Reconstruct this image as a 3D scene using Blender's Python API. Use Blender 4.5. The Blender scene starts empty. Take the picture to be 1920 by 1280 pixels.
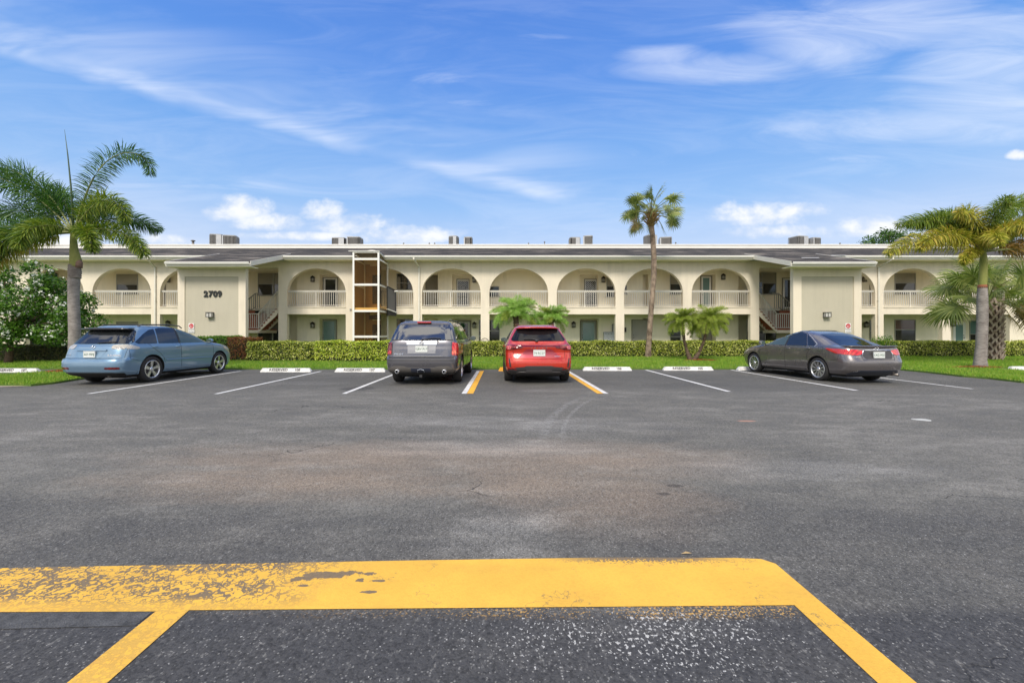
import bpy, bmesh, math, random
import numpy as np
from mathutils import Vector, Matrix
from mathutils.bvhtree import BVHTree
random.seed(7); NR = np.random.RandomState(11)
S = bpy.context.scene
COL = S.collection
R = math.radians
F = 825.0; H = 1.4
def wx(px, Y): return (px - 941.0) / F * Y            # pixel of the photo -> metres at depth Y
def wz(py, Y): return H + (623.0 - py) / F * Y

# ------------------------------------------------------------------ materials
MATS = {}
def nd(nt, t, **kw):
    n = nt.nodes.new(t)
    for k, v in kw.items():
        if k in n.inputs.keys(): n.inputs[k].default_value = v
        else: setattr(n, k, v)
    return n
def ramp(nt, fac, stops, interp='LINEAR'):
    r = nt.nodes.new('ShaderNodeValToRGB'); r.color_ramp.interpolation = interp
    cr = r.color_ramp
    while len(cr.elements) < len(stops): cr.elements.new(0.5)
    for e, (p, c) in zip(cr.elements, stops):
        e.position = p; e.color = (c[0], c[1], c[2], 1) if hasattr(c, '__len__') else (c, c, c, 1)
    nt.links.new(fac, r.inputs[0]); return r.outputs[0]
def mixc(nt, fac, a, b, mode='MIX'):
    m = nt.nodes.new('ShaderNodeMix'); m.data_type = 'RGBA'; m.blend_type = mode
    for i, v in ((0, fac), (6, a), (7, b)):
        s = m.inputs[i]
        if hasattr(v, 'links'): nt.links.new(v, s)
        elif hasattr(v, '__len__'): s.default_value = (v[0], v[1], v[2], 1)
        else: s.default_value = v if i == 0 else (v, v, v, 1)
    return m.outputs[2]
def mth(nt, op, a, b=None, c=None, clamp=False):
    m = nt.nodes.new('ShaderNodeMath'); m.operation = op; m.use_clamp = clamp
    for i, v in enumerate((a, b, c)):
        if v is None: continue
        if hasattr(v, 'links'): nt.links.new(v, m.inputs[i])
        else: m.inputs[i].default_value = v
    return m.outputs[0]
def noise(nt, vec, scale, detail=4, rough=0.55, dist=0.0):
    n = nt.nodes.new('ShaderNodeTexNoise'); n.inputs['Scale'].default_value = scale
    n.inputs['Detail'].default_value = detail; n.inputs['Roughness'].default_value = rough
    n.inputs['Distortion'].default_value = dist
    if vec is not None: nt.links.new(vec, n.inputs['Vector'])
    return n.outputs['Fac']
def maprange(nt, v, a, b, c=0.0, d=1.0, smooth=True):
    m = nt.nodes.new('ShaderNodeMapRange'); m.interpolation_type = 'SMOOTHSTEP' if smooth else 'LINEAR'
    nt.links.new(v, m.inputs[0])
    for i, x in enumerate((a, b, c, d)): m.inputs[i + 1].default_value = x
    return m.outputs[0]
def scaled(nt, vec, s, rot=(0,0,0), loc=(0,0,0)):
    m = nt.nodes.new('ShaderNodeMapping'); m.inputs['Scale'].default_value = s
    m.inputs['Rotation'].default_value = rot; m.inputs['Location'].default_value = loc
    nt.links.new(vec, m.inputs[0]); return m.outputs[0]
def newmat(name):
    m = bpy.data.materials.new(name); m.use_nodes = True
    nt = m.node_tree; b = nt.nodes['Principled BSDF']; return m, nt, b
def bump(nt, b, h, strength=0.3, dist=0.02):
    n = nt.nodes.new('ShaderNodeBump'); n.inputs['Strength'].default_value = strength
    n.inputs['Distance'].default_value = dist; nt.links.new(h, n.inputs['Height'])
    nt.links.new(n.outputs[0], b.inputs['Normal'])
def pos(nt): return nt.nodes.new('ShaderNodeNewGeometry').outputs['Position']
def M(name, col, rough=0.7, metal=0.0, var=0.08, scale=3.0, bmp=0.0, bscale=60.0, coat=0.0, spec=0.5, emit=None):
    """simple procedural material: base colour broken up by two noises, with bump"""
    if name in MATS: return MATS[name]
    m, nt, b = newmat(name)
    p = nt.nodes.new('ShaderNodeTexCoord').outputs['Object']
    if var > 0:
        n1 = noise(nt, p, scale, 5, 0.6); n2 = noise(nt, p, scale * 9, 3, 0.6)
        f = mth(nt, 'ADD', mth(nt, 'MULTIPLY', n1, 0.65), mth(nt, 'MULTIPLY', n2, 0.35))
        c = ramp(nt, f, [(0.3, [x * (1 - var * 1.6) for x in col]), (0.7, [min(1, x * (1 + var)) for x in col])])
        nt.links.new(c, b.inputs['Base Color'])
        rr = maprange(nt, n1, 0.2, 0.8, max(0.0, rough - 0.06), min(1, rough + 0.06))
        nt.links.new(rr, b.inputs['Roughness'])
    else:
        b.inputs['Base Color'].default_value = (*col, 1); b.inputs['Roughness'].default_value = rough
    b.inputs['Metallic'].default_value = metal
    b.inputs['Specular IOR Level'].default_value = spec
    if coat: b.inputs['Coat Weight'].default_value = coat; b.inputs['Coat Roughness'].default_value = 0.04
    if bmp: bump(nt, b, noise(nt, p, bscale, 4, 0.6), bmp, 0.01)
    MATS[name] = m; return m

def paint(name, col, metal=0.55, rough=0.32):
    if name in MATS: return MATS[name]
    m, nt, b = newmat(name)
    p = nt.nodes.new('ShaderNodeTexCoord').outputs['Object']
    n = noise(nt, p, 1.6, 3); fl = noise(nt, p, 900, 1)
    dust = mth(nt, 'MULTIPLY', noise(nt, p, 7, 6, 0.7), 0.04)
    c = mixc(nt, n, [x * 0.93 for x in col], [min(1, x * 1.07) for x in col])
    c = mixc(nt, dust, c, (0.30, 0.28, 0.25))
    nt.links.new(c, b.inputs['Base Color'])
    nt.links.new(maprange(nt, n, 0.2, 0.8, rough - 0.03, rough + 0.06), b.inputs['Roughness'])
    b.inputs['Metallic'].default_value = metal
    b.inputs['Coat Weight'].default_value = 1.0; b.inputs['Coat Roughness'].default_value = 0.035
    MATS[name] = m; return m

def leafmat(name, cols, rough=0.5, trans=0.3, var_scale=1.2):
    """leaf colour picked per leaf (random per island) and per clump (noise)"""
    if name in MATS: return MATS[name]
    m, nt, b = newmat(name)
    g = nt.nodes.new('ShaderNodeNewGeometry')
    f = mth(nt, 'ADD', mth(nt, 'MULTIPLY', g.outputs['Random Per Island'], 0.65),
            mth(nt, 'MULTIPLY', noise(nt, g.outputs['Position'], var_scale, 4), 0.45), clamp=True)
    k = len(cols)
    c = ramp(nt, f, [(0.12 + 0.8 * i / max(1, k - 1), cols[i]) for i in range(k)])
    nt.links.new(c, b.inputs['Base Color']); b.inputs['Roughness'].default_value = rough
    b.inputs['Specular IOR Level'].default_value = 0.35
    t = nt.nodes.new('ShaderNodeBsdfTranslucent')
    tc = mixc(nt, 1.0, c, (1.0, 1.15, 0.55), 'MULTIPLY'); nt.links.new(tc, t.inputs[0])
    mx = nt.nodes.new('ShaderNodeMixShader'); mx.inputs[0].default_value = trans
    nt.links.new(b.outputs[0], mx.inputs[1]); nt.links.new(t.outputs[0], mx.inputs[2])
    nt.links.new(mx.outputs[0], nt.nodes['Material Output'].inputs[0])
    MATS[name] = m; return m

# ------------------------------------------------------------------ objects
def tag(o, label=None, cat=None, group=None, kind=None):
    if label: o['label'] = label
    if cat: o['category'] = cat
    if group: o['group'] = group
    if kind: o['kind'] = kind
    return o
def link(name, me, mats=None, parent=None, smooth=False):
    o = bpy.data.objects.new(name, me); COL.objects.link(o)
    if mats is not None:
        for m in (mats if isinstance(mats, (list, tuple)) else [mats]): me.materials.append(m)
    if parent is not None: o.parent = parent
    if smooth:
        me.polygons.foreach_set('use_smooth', [True] * len(me.polygons)); me.update()
    return o
def empty(name, loc=(0,0,0), rz=0.0, label=None, cat=None, group=None):
    o = bpy.data.objects.new(name, None); COL.objects.link(o); o.location = loc
    o.rotation_euler = (0, 0, rz); o.empty_display_size = 0.2
    return tag(o, label, cat, group)
def kids(o): return [c for c in bpy.data.objects if c.parent == o]
def copy_tree(o, parent=None):
    c = o.copy(); COL.objects.link(c); c.parent = parent
    for ch in kids(o): copy_tree(ch, c)
    return c
def np_mesh(name, V, Fc, smooth=False):
    me = bpy.data.meshes.new(name); V = np.asarray(V, dtype=np.float32).reshape(-1, 3)
    Fc = np.asarray(Fc, dtype=np.int32); n, k = Fc.shape
    me.vertices.add(len(V)); me.vertices.foreach_set('co', V.ravel())
    me.loops.add(n * k); me.loops.foreach_set('vertex_index', Fc.ravel())
    me.polygons.add(n); me.polygons.foreach_set('loop_start', np.arange(n, dtype=np.int32) * k)
    me.update(calc_edges=True)
    if smooth: me.polygons.foreach_set('use_smooth', [True] * n)
    return me

class MB:
    """collects shapes and builds them as ONE mesh object"""
    def __init__(s): s.v = []; s.f = []; s.mi = []; s.cur = 0; s.sm = []
    def add(s, vs, fs, sm=False):
        b = len(s.v); s.v += [tuple(v) for v in vs]
        for f in fs: s.f.append([b + i for i in f]); s.mi.append(s.cur); s.sm.append(sm)
        return s
    def box(s, x0, x1, y0, y1, z0, z1, M4=None):
        if x0 > x1: x0, x1 = x1, x0
        if y0 > y1: y0, y1 = y1, y0
        if z0 > z1: z0, z1 = z1, z0
        vs = [Vector(p) for p in ((x0,y0,z0),(x1,y0,z0),(x1,y1,z0),(x0,y1,z0),(x0,y0,z1),(x1,y0,z1),(x1,y1,z1),(x0,y1,z1))]
        if M4 is not None: vs = [M4 @ v for v in vs]
        return s.add(vs, [(0,3,2,1),(4,5,6,7),(0,1,5,4),(1,2,6,5),(2,3,7,6),(3,0,4,7)])
    def bar(s, a, b, w, h=None, up=(0,0,1)):
        """box beam from a to b with width w and height h"""
        a = Vector(a); b = Vector(b); h = h or w; d = (b - a); L = d.length; d.normalize()
        upv = Vector(up)
        if abs(d.dot(upv)) > 0.99: upv = Vector((0, 1, 0))
        sd = d.cross(upv).normalized(); u = sd.cross(d).normalized()
        vs = []
        for p in (a, b):
            for i, j in ((-1,-1),(1,-1),(1,1),(-1,1)): vs.append(p + sd * (i * w / 2) + u * (j * h / 2))
        return s.add(vs, [(0,1,2,3),(7,6,5,4),(0,4,5,1),(1,5,6,2),(2,6,7,3),(3,7,4,0)])
    def tube(s, pts, r, n=10, cap=True, rs=None, sm=True):
        pts = [Vector(p) for p in pts]; vs = []; fs = []; m = len(pts)
        ref = Vector((0.13, 0.31, 0.94))
        for i, p in enumerate(pts):
            d = (pts[min(i + 1, m - 1)] - pts[max(i - 1, 0)]).normalized()
            rf = ref if abs(d.dot(ref)) < 0.9 else Vector((1, 0, 0))
            sd = d.cross(rf).normalized(); u = sd.cross(d)
            rr = rs[i] if rs else r
            for k in range(n):
                a = 2 * math.pi * k / n
                vs.append(p + sd * (math.cos(a) * rr) + u * (math.sin(a) * rr))
        for i in range(m - 1):
            for k in range(n):
                a = i * n + k; b = i * n + (k + 1) % n; fs.append((a, b, b + n, a + n))
        if cap: fs += [tuple(reversed(range(n))), tuple(range((m - 1) * n, m * n))]
        return s.add(vs, fs, sm)
    def lathe(s, prof, n=24, axis='z', c=(0,0,0), sm=True, cap=True):
        """prof: list of (r, h) along the axis"""
        vs = []; fs = []; m = len(prof)
        for r, h in prof:
            for k in range(n):
                a = 2 * math.pi * k / n; x, y = r * math.cos(a), r * math.sin(a)
                v = {'z': (x, y, h), 'y': (x, h, y), 'x': (h, x, y)}[axis]
                vs.append((v[0] + c[0], v[1] + c[1], v[2] + c[2]))
        for i in range(m - 1):
            for k in range(n):
                a = i * n + k; b = i * n + (k + 1) % n; fs.append((a, b, b + n, a + n))
        if cap: fs += [tuple(reversed(range(n))), tuple(range((m - 1) * n, m * n))]
        return s.add(vs, fs, sm)
    def prism(s, poly, a0, a1, plane='xz'):
        """poly in the plane, extruded along the remaining axis from a0 to a1"""
        n = len(poly)
        def P(p, a): return {'xz': (p[0], a, p[1]), 'xy': (p[0], p[1], a), 'yz': (a, p[0], p[1])}[plane]
        vs = [P(p, a0) for p in poly] + [P(p, a1) for p in poly]
        fs = [tuple(range(n)), tuple(reversed(range(n, 2 * n)))]
        fs += [(i, i + n, (i + 1) % n + n, (i + 1) % n) for i in range(n)]
        return s.add(vs, fs)
    def build(s, name, mats, parent=None, fixn=True, bevel=0.0):
        me = bpy.data.meshes.new(name); me.from_pydata(s.v, [], s.f)
        for m in (mats if isinstance(mats, (list, tuple)) else [mats]): me.materials.append(m)
        me.polygons.foreach_set('material_index', s.mi); me.polygons.foreach_set('use_smooth', s.sm)
        if fixn or bevel:
            bm = bmesh.new(); bm.from_mesh(me); bmesh.ops.recalc_face_normals(bm, faces=bm.faces)
            if bevel:
                ed = [e for e in bm.edges if len(e.link_faces) == 2 and e.calc_face_angle(0) > 0.5]
                bmesh.ops.bevel(bm, geom=ed, offset=bevel, segments=2, affect='EDGES', profile=0.6)
            bm.to_mesh(me); bm.free()
        me.update(); o = bpy.data.objects.new(name, me); COL.objects.link(o)
        if parent is not None: o.parent = parent
        return o
def text_mesh(body, size, depth=0.004, sx=1.0, space=1.0, offset=0.0):
    cu = bpy.data.curves.new('lettering', 'FONT'); cu.body = body; cu.size = size
    cu.extrude = depth / 2; cu.align_x = 'CENTER'; cu.align_y = 'CENTER'; cu.space_character = space; cu.offset = offset
    o = bpy.data.objects.new('lettering', cu); COL.objects.link(o)
    dg = bpy.context.evaluated_depsgraph_get(); me = bpy.data.meshes.new_from_object(o.evaluated_get(dg))
    bpy.data.objects.remove(o); me.transform(Matrix.Diagonal((sx, 1, 1, 1))); return me
def lettering(name, body, size, mat, M4, parent=None, depth=0.004, sx=1.0, space=1.0, offset=0.0):
    """text in its XY plane, placed with matrix M4"""
    me = text_mesh(body, size, depth, sx, space, offset); me.transform(M4); me.materials.clear()
    return link(name, me, mat, parent)
def facing(x, y, z, rz=0.0, tilt=math.pi/2):
    """text upright, readable from -Y (rz turns it round Z)"""
    return Matrix.Translation((x, y, z)) @ Matrix.Rotation(rz, 4, 'Z') @ Matrix.Rotation(tilt, 4, 'X')

# ------------------------------------------------------------------ camera, light, world
cam = bpy.data.cameras.new('camera'); co = bpy.data.objects.new('camera', cam); COL.objects.link(co)
co.location = (0, 0, H); co.rotation_euler = (R(90), 0, 0)
cam.lens = 825 / 1920 * 36; cam.sensor_width = 36; cam.shift_x = 19 / 1920; cam.shift_y = -17 / 1920
cam.clip_start = 0.05; cam.clip_end = 3000
S.camera = co
S.cycles.max_bounces = 7; S.cycles.diffuse_bounces = 4; S.cycles.glossy_bounces = 3; S.cycles.transparent_max_bounces = 10; S.cycles.transmission_bounces = 2
S.view_settings.view_transform = 'Standard'; S.view_settings.look = 'None'; S.view_settings.gamma = 1
S.view_settings.exposure = EXPOSURE = 0.65
SUN_EL, SUN_AZ = 45, 196      # azimuth: clockwise from +Y (the view direction); 200 = behind the camera, to its left
sun = bpy.data.lights.new('sun', 'SUN'); so = bpy.data.objects.new('sun', sun); COL.objects.link(so)
sun.energy = 2.25; sun.angle = R(18); sun.color = (1.0, 0.93, 0.82)
sd = Vector((math.sin(R(SUN_AZ)) * math.cos(R(SUN_EL)), math.cos(R(SUN_AZ)) * math.cos(R(SUN_EL)), math.sin(R(SUN_EL))))
so.rotation_euler = sd.to_track_quat('Z', 'Y').to_euler(); so.location = (0, 0, 60)

W = bpy.data.worlds.new('World'); S.world = W; W.use_nodes = True
nt = W.node_tree; bg = nt.nodes['Background']; bg.inputs[1].default_value = 0.15
W.cycles.sampling_method = 'MANUAL'; W.cycles.sample_map_resolution = 512
sky = nt.nodes.new('ShaderNodeTexSky'); sky.sky_type = 'NISHITA'; sky.sun_disc = False
sky.sun_elevation = R(SUN_EL); sky.sun_rotation = R(SUN_AZ); sky.air_density = 1.1; sky.dust_density = 0.3; sky.ozone_density = 2.0
tc = nt.nodes.new('ShaderNodeTexCoord').outputs['Generated']
sp = nt.nodes.new('ShaderNodeSeparateXYZ'); nt.links.new(tc, sp.inputs[0])
ay = mth(nt, 'MAXIMUM', mth(nt, 'ABSOLUTE', sp.outputs[1]), 0.05)
U = mth(nt, 'DIVIDE', sp.outputs[0], ay); V = mth(nt, 'DIVIDE', sp.outputs[2], ay)
uv = nt.nodes.new('ShaderNodeCombineXYZ'); nt.links.new(U, uv.inputs[0]); nt.links.new(V, uv.inputs[1]); uv = uv.outputs[0]
n_c1 = noise(nt, scaled(nt, uv, (1, 1.5, 1)), 11, 5, 0.60, 0.2)
n_c2 = noise(nt, uv, 5, 3)
def blob(px, py, rx, ry):
    v = nt.nodes.new('ShaderNodeVectorMath'); v.operation = 'MULTIPLY_ADD'; nt.links.new(uv, v.inputs[0])
    v.inputs[1].default_value = (F / rx, F / ry, 0); v.inputs[2].default_value = (-(px - 941) / rx, -(623 - py) / ry, 0)
    d = nt.nodes.new('ShaderNodeVectorMath'); d.operation = 'LENGTH'; nt.links.new(v.outputs[0], d.inputs[0]); return d.outputs['Value']
def union(blobs):
    r = None
    for b_ in blobs:
        m_ = blob(*b_); r = m_ if r is None else mth(nt, 'MINIMUM', r, m_)
    return mth(nt, 'MAXIMUM', mth(nt, 'SUBTRACT', 1.0, mth(nt, 'POWER', r, 2.0)), -1.5)
cum = union(((455,390,66,28),(412,400,45,18),(505,417,80,20),(608,397,52,26),(665,420,100,25),(760,442,120,22),(560,442,130,10),
          (1415,405,108,30),(1490,393,70,18),(1440,434,125,17),(1640,424,80,26),(1735,438,120,25),(1912,291,30,12),(310,450,70,12),(90,455,110,16)))
cum = mth(nt, 'ADD', mth(nt, 'MAXIMUM', cum, -1.5), mth(nt, 'MULTIPLY', mth(nt, 'SUBTRACT', n_c1, 0.52), 3.2))
cum = maprange(nt, cum, -0.1, 1.3)
# long thin streak falling to the right, broad wisps on the right
wisp = noise(nt, scaled(nt, uv, (1.0, 6.0, 1), (0, 0, R(14))), 1.7, 4, 0.60, 0.6)
wisp2 = noise(nt, scaled(nt, uv, (1.0, 5.5, 1), (0, 0, R(-12)), (3, 1, 0)), 2.3, 5, 0.64, 1.1)
line = mth(nt, 'ADD', mth(nt, 'ADD', 0.335, mth(nt, 'MULTIPLY', U, -0.255)), mth(nt, 'MULTIPLY', mth(nt, 'MULTIPLY', U, U), 0.012))
line = mth(nt, 'ADD', line, mth(nt, 'MULTIPLY', mth(nt, 'SUBTRACT', n_c2, 0.5), 0.05))
dl = mth(nt, 'SUBTRACT', V, line)
up = maprange(nt, dl, 0.0, 0.26, 1.0, 0.0); lo = maprange(nt, dl, -0.03, 0.012, 0.0, 1.0)
core = mth(nt, 'MULTIPLY', maprange(nt, dl, 0.0, 0.045, 1.0, 0.0), lo)
st = mth(nt, 'MULTIPLY', mth(nt, 'MULTIPLY', up, lo), maprange(nt, wisp, 0.30, 0.75, 0.02, 0.42))
st = mth(nt, 'ADD', st, mth(nt, 'MULTIPLY', core, maprange(nt, wisp, 0.3, 0.7, 0.05, 0.32)))
st = mth(nt, 'MULTIPLY', st, maprange(nt, U, 0.0, 0.5, 1.0, 0.12))
def soft(blobs, w, amp, lo_, hi_, top):
    return mth(nt, 'MULTIPLY', maprange(nt, mth(nt, 'ADD', union(blobs), mth(nt, 'MULTIPLY', mth(nt, 'SUBTRACT', w, 0.5), amp)), lo_, hi_), top)
rgm = soft(((1660,50,260,60),(1560,90,150,50),(1350,128,190,30),(1250,105,90,22),(1780,235,330,38),(1860,110,190,90),(1880,190,200,60)), wisp2, 3.4, -0.9, 2.2, 0.58)
smm = soft(((820,148,85,15),(892,193,70,10),(1015,70,80,11),(1610,298,130,12),(1060,352,180,30),(360,348,250,12)), wisp2, 4.6, -0.1, 2.3, 0.36)
veil = mth(nt, 'MULTIPLY', maprange(nt, wisp2, 0.35, 0.75, 0.03, 0.22), maprange(nt, V, 0.15, 0.7, 1.0, 0.45))
cir = mth(nt, 'MAXIMUM', mth(nt, 'MAXIMUM', st, rgm), mth(nt, 'MAXIMUM', smm, veil))
# sky behind the camera and overhead: broken cumulus as the car windows reflect, spread and brightened as added neutral fill
back = mth(nt, 'MAXIMUM', maprange(nt, sp.outputs[1], 0.05, -0.15), maprange(nt, sp.outputs[2], 0.72, 0.86))
nb_ = noise(nt, scaled(nt, tc, (1.6, 1.6, 3.0)), 2.6, 4, 0.6, 0.2)
bk = mth(nt, 'MULTIPLY', back, maprange(nt, nb_, 0.42, 0.54, 0.05, 1.0))
cum = mth(nt, 'MULTIPLY', cum, mth(nt, 'SUBTRACT', 1.0, back))
cir = mth(nt, 'MULTIPLY', cir, mth(nt, 'SUBTRACT', 1.0, back))
hs = nt.nodes.new('ShaderNodeHueSaturation'); nt.links.new(sky.outputs[0], hs.inputs['Color'])
hs.inputs['Hue'].default_value = 0.508; hs.inputs['Saturation'].default_value = SKY_SAT = 1.30; hs.inputs['Value'].default_value = 0.92
CLR = 4.3; K = 1 / (0.15 * 2 ** EXPOSURE)
elv = maprange(nt, sp.outputs[2], 0.0, 1.0, 0.0, 1.0, False)
grad = ramp(nt, elv, [(0.02, (0.60*K/4, 0.71*K/4, 0.93*K/4)), (0.17, (0.56*K/4, 0.68*K/4, 0.91*K/4)), (0.27, (0.315*K/4, 0.54*K/4, 0.91*K/4)), (0.38, (0.185*K/4, 0.42*K/4, 0.88*K/4)), (0.50, (0.115*K/4, 0.31*K/4, 0.83*K/4)), (0.62, (0.085*K/4, 0.245*K/4, 0.76*K/4)), (0.9, (0.06*K/4, 0.19*K/4, 0.65*K/4))])
grad = mixc(nt, 1.0, grad, (4.0, 4.0, 4.0), 'MULTIPLY')
c0 = mixc(nt, 0.90, hs.outputs[0], grad)
c1 = mixc(nt, cir, c0, (0.93 * CLR, 0.99 * CLR, 1.12 * CLR))
c1 = mixc(nt, bk, c1, (1.55 * CLR, 1.50 * CLR, 1.45 * CLR))
shade = mixc(nt, maprange(nt, n_c1, 0.38, 0.62), (0.82 * CLR, 0.88 * CLR, 0.99 * CLR), (1.02 * CLR, 1.03 * CLR, 1.04 * CLR))
c2 = mixc(nt, mth(nt, 'MULTIPLY', cum, 0.92), c1, shade)
nt.links.new(c2, bg.inputs[0])
# ------------------------------------------------------------------ ground
def asphalt_mat(name='asphalt_worn', lot=True):
    m, nt, b = newmat(name); p = pos(nt)
    s = nt.nodes.new('ShaderNodeSeparateXYZ'); nt.links.new(p, s.inputs[0]); X, Y = s.outputs[0], s.outputs[1]
    big = noise(nt, scaled(nt, p, (0.5, 1.0, 1)), 0.55, 4, 0.62, 0.4)
    mid = noise(nt, scaled(nt, p, (0.6, 1.3, 1), (0, 0, R(12))), 2.3, 6, 0.65, 0.3)
    fine = noise(nt, p, 60, 3, 0.7)
    base = ramp(nt, mth(nt, 'ADD', mth(nt, 'MULTIPLY', big, 0.5), mth(nt, 'MULTIPLY', mid, 0.5)),
                [(0.30, (0.112, 0.108, 0.096)), (0.5, (0.170, 0.162, 0.141)), (0.66, (0.240, 0.227, 0.197))])
    # pale worn patches where the coat has gone
    worn = maprange(nt, mth(nt, 'ADD', mid, mth(nt, 'MULTIPLY', big, 0.6)), 0.80, 1.05)
    def el(x0, y0, rx, ry):
        dx = mth(nt, 'DIVIDE', mth(nt, 'SUBTRACT', X, x0), rx); dy = mth(nt, 'DIVIDE', mth(nt, 'SUBTRACT', Y, y0), ry)
        return mth(nt, 'SUBTRACT', 1.0, mth(nt, 'ADD', mth(nt, 'MULTIPLY', dx, dx), mth(nt, 'MULTIPLY', dy, dy)))
    nn = mth(nt, 'MULTIPLY', mth(nt, 'SUBTRACT', noise(nt, scaled(nt, p, (0.6, 1.5, 1)), 1.6, 5, 0.65), 0.5), 2.6)
    st = None
    for e in ((0.7, 4.85, 1.9, 0.8), (-1.3, 4.95, 2.6, 0.65), (-1.9, 4.2, 2.0, 0.55), (0.3, 4.1, 0.9, 0.7), (1.0, 3.7, 0.8, 0.7)):
        v = el(*e); st = v if st is None else mth(nt, 'MAXIMUM', st, v)
    stain = maprange(nt, mth(nt, 'ADD', mth(nt, 'MAXIMUM', st, -1.0), nn), -0.9, 1.9)
    c = mixc(nt, mth(nt, 'MULTIPLY', stain, 0.74), base, (0.32, 0.24, 0.17))
    pale = None
    for e in ((-0.05, 3.15, 0.55, 0.55), (-0.1, 5.3, 1.9, 0.5), (0.9, 6.7, 2.1, 0.8), (-0.8, 7.0, 2.2, 0.6), (0.9, 10.6, 0.8, 0.4),
              (0.75, 2.12, 0.42, 0.16), (3.0, 4.5, 1.8, 0.5), (-1.6, 10.7, 1.3, 0.5), (-5.3, 12.2, 1.6, 0.6)):
        v = el(*e); pale = v if pale is None else mth(nt, 'MAXIMUM', pale, v)
    pl = maprange(nt, mth(nt, 'ADD', mth(nt, 'MAXIMUM', pale, -1.0), nn), -0.1, 1.5)
    wearm = mth(nt, 'ADD', mth(nt, 'MULTIPLY', pl, 0.75), mth(nt, 'MULTIPLY', worn, 0.55), clamp=True)
    c = mixc(nt, mth(nt, 'MULTIPLY', wearm, 0.42), c, (0.27, 0.258, 0.238))
    sn = noise(nt, p, 105, 2, 0.6)
    stip = maprange(nt, mth(nt, 'SUBTRACT', sn, mth(nt, 'SUBTRACT', 0.66, mth(nt, 'MULTIPLY', mth(nt, 'ADD', wearm, mth(nt, 'MULTIPLY', stain, 0.6)), 0.17))), 0.0, 0.05)
    c = mixc(nt, mth(nt, 'MULTIPLY', stip, mth(nt, 'MULTIPLY', maprange(nt, Y, 2.2, 2.3, 0.0, 1.0), 0.7)), c, mixc(nt, stain, (0.42, 0.41, 0.385), (0.50, 0.41, 0.32)))
    # darker strip of sealed asphalt just beyond the band
    dk = mth(nt, 'MULTIPLY', maprange(nt, mth(nt, 'ADD', Y, mth(nt, 'MULTIPLY', mth(nt, 'SUBTRACT', big, 0.5), 2.0)), 3.0, 4.1, 1.0, 0.0), mth(nt, 'SUBTRACT', 1.0, wearm))
    c = mixc(nt, mth(nt, 'MULTIPLY', dk, 0.38), c, (0.052, 0.053, 0.058))
    # curved tyre scuffs in front of the red car: rings of dust
    for (cx, cy, rad, w) in ((10.4, 4.65, 9.92, 0.10), (10.4, 4.65, 9.66, 0.05)):
        dx = mth(nt, 'SUBTRACT', X, cx); dy = mth(nt, 'SUBTRACT', Y, cy)
        rr = mth(nt, 'SQRT', mth(nt, 'ADD', mth(nt, 'MULTIPLY', dx, dx), mth(nt, 'MULTIPLY', dy, dy)))
        ring = maprange(nt, mth(nt, 'ABSOLUTE', mth(nt, 'SUBTRACT', rr, rad)), w * 0.3, w, 1.0, 0.0)
        win = mth(nt, 'MULTIPLY', maprange(nt, Y, 8.6, 10.2, 1.0, 0.0), maprange(nt, Y, 5.3, 6.3, 0.0, 1.0))
        c = mixc(nt, mth(nt, 'MULTIPLY', mth(nt, 'MULTIPLY', ring, win), mth(nt, 'MULTIPLY', maprange(nt, noise(nt, p, 12, 2), 0.40, 0.60), 0.5)), c, (0.34, 0.33, 0.31))
    # oil spots
    oil = None
    for e in ((1.58, 4.02, 0.09, 0.05), (1.40, 3.82, 0.07, 0.04), (-3.6, 11.0, 0.5, 0.5)):
        v = el(*e); oil = v if oil is None else mth(nt, 'MAXIMUM', oil, v)
    c = mixc(nt, mth(nt, 'MULTIPLY', maprange(nt, mth(nt, 'ADD', oil, mth(nt, 'MULTIPLY', nn, 0.4)), 0.0, 0.6), 0.6), c, (0.035, 0.03, 0.028))
    # dark shiny sealer laid in the bays
    seal = mth(nt, 'MULTIPLY', maprange(nt, mth(nt, 'ADD', Y, mth(nt, 'MULTIPLY', mid, 1.2)), 10.0, 12.4), 0.45)
    c = mixc(nt, seal, c, (0.068, 0.066, 0.062))
    near = mth(nt, 'MULTIPLY', maprange(nt, Y, 2.15, 2.3, 1.0, 0.0), 0.70)
    c = mixc(nt, near, c, (0.050, 0.051, 0.057))
    # aggregate: pale stones showing, more of them where the coat is worn
    vo = nt.nodes.new('ShaderNodeTexVoronoi'); vo.inputs['Scale'].default_value = 85; nt.links.new(p, vo.inputs['Vector'])
    rnd = nt.nodes.new('ShaderNodeSeparateColor'); nt.links.new(vo.outputs['Color'], rnd.inputs[0])
    c = mixc(nt, 1.0, c, ramp(nt, rnd.outputs[1], [(0.0, 0.55), (0.55, 0.95), (1.0, 1.0)]), 'MULTIPLY')
    grit = noise(nt, scaled(nt, p, (1, 0.55, 1)), 26, 5, 0.75)
    c = mixc(nt, 1.0, c, ramp(nt, grit, [(0.34, 0.78), (0.50, 0.98), (0.66, 1.0)]), 'MULTIPLY')
    c = mixc(nt, maprange(nt, grit, 0.56, 0.70, 0.0, 0.5), c, (0.30, 0.29, 0.265))
    wearthr = mth(nt, 'ADD', mth(nt, 'MULTIPLY', mid, 0.30), mth(nt, 'MULTIPLY', pl, 0.22))
    spk = mth(nt, 'MULTIPLY', mth(nt, 'GREATER_THAN', mth(nt, 'ADD', rnd.outputs[0], wearthr), 1.00), maprange(nt, vo.outputs['Distance'], 0.28, 0.5, 1.0, 0.0))
    c = mixc(nt, mth(nt, 'MULTIPLY', spk, mth(nt, 'ADD', 0.15, mth(nt, 'MULTIPLY', fine, 0.45))), c, (0.42, 0.41, 0.38))
    pn = noise(nt, p, 3.4, 3, 0.6)
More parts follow.
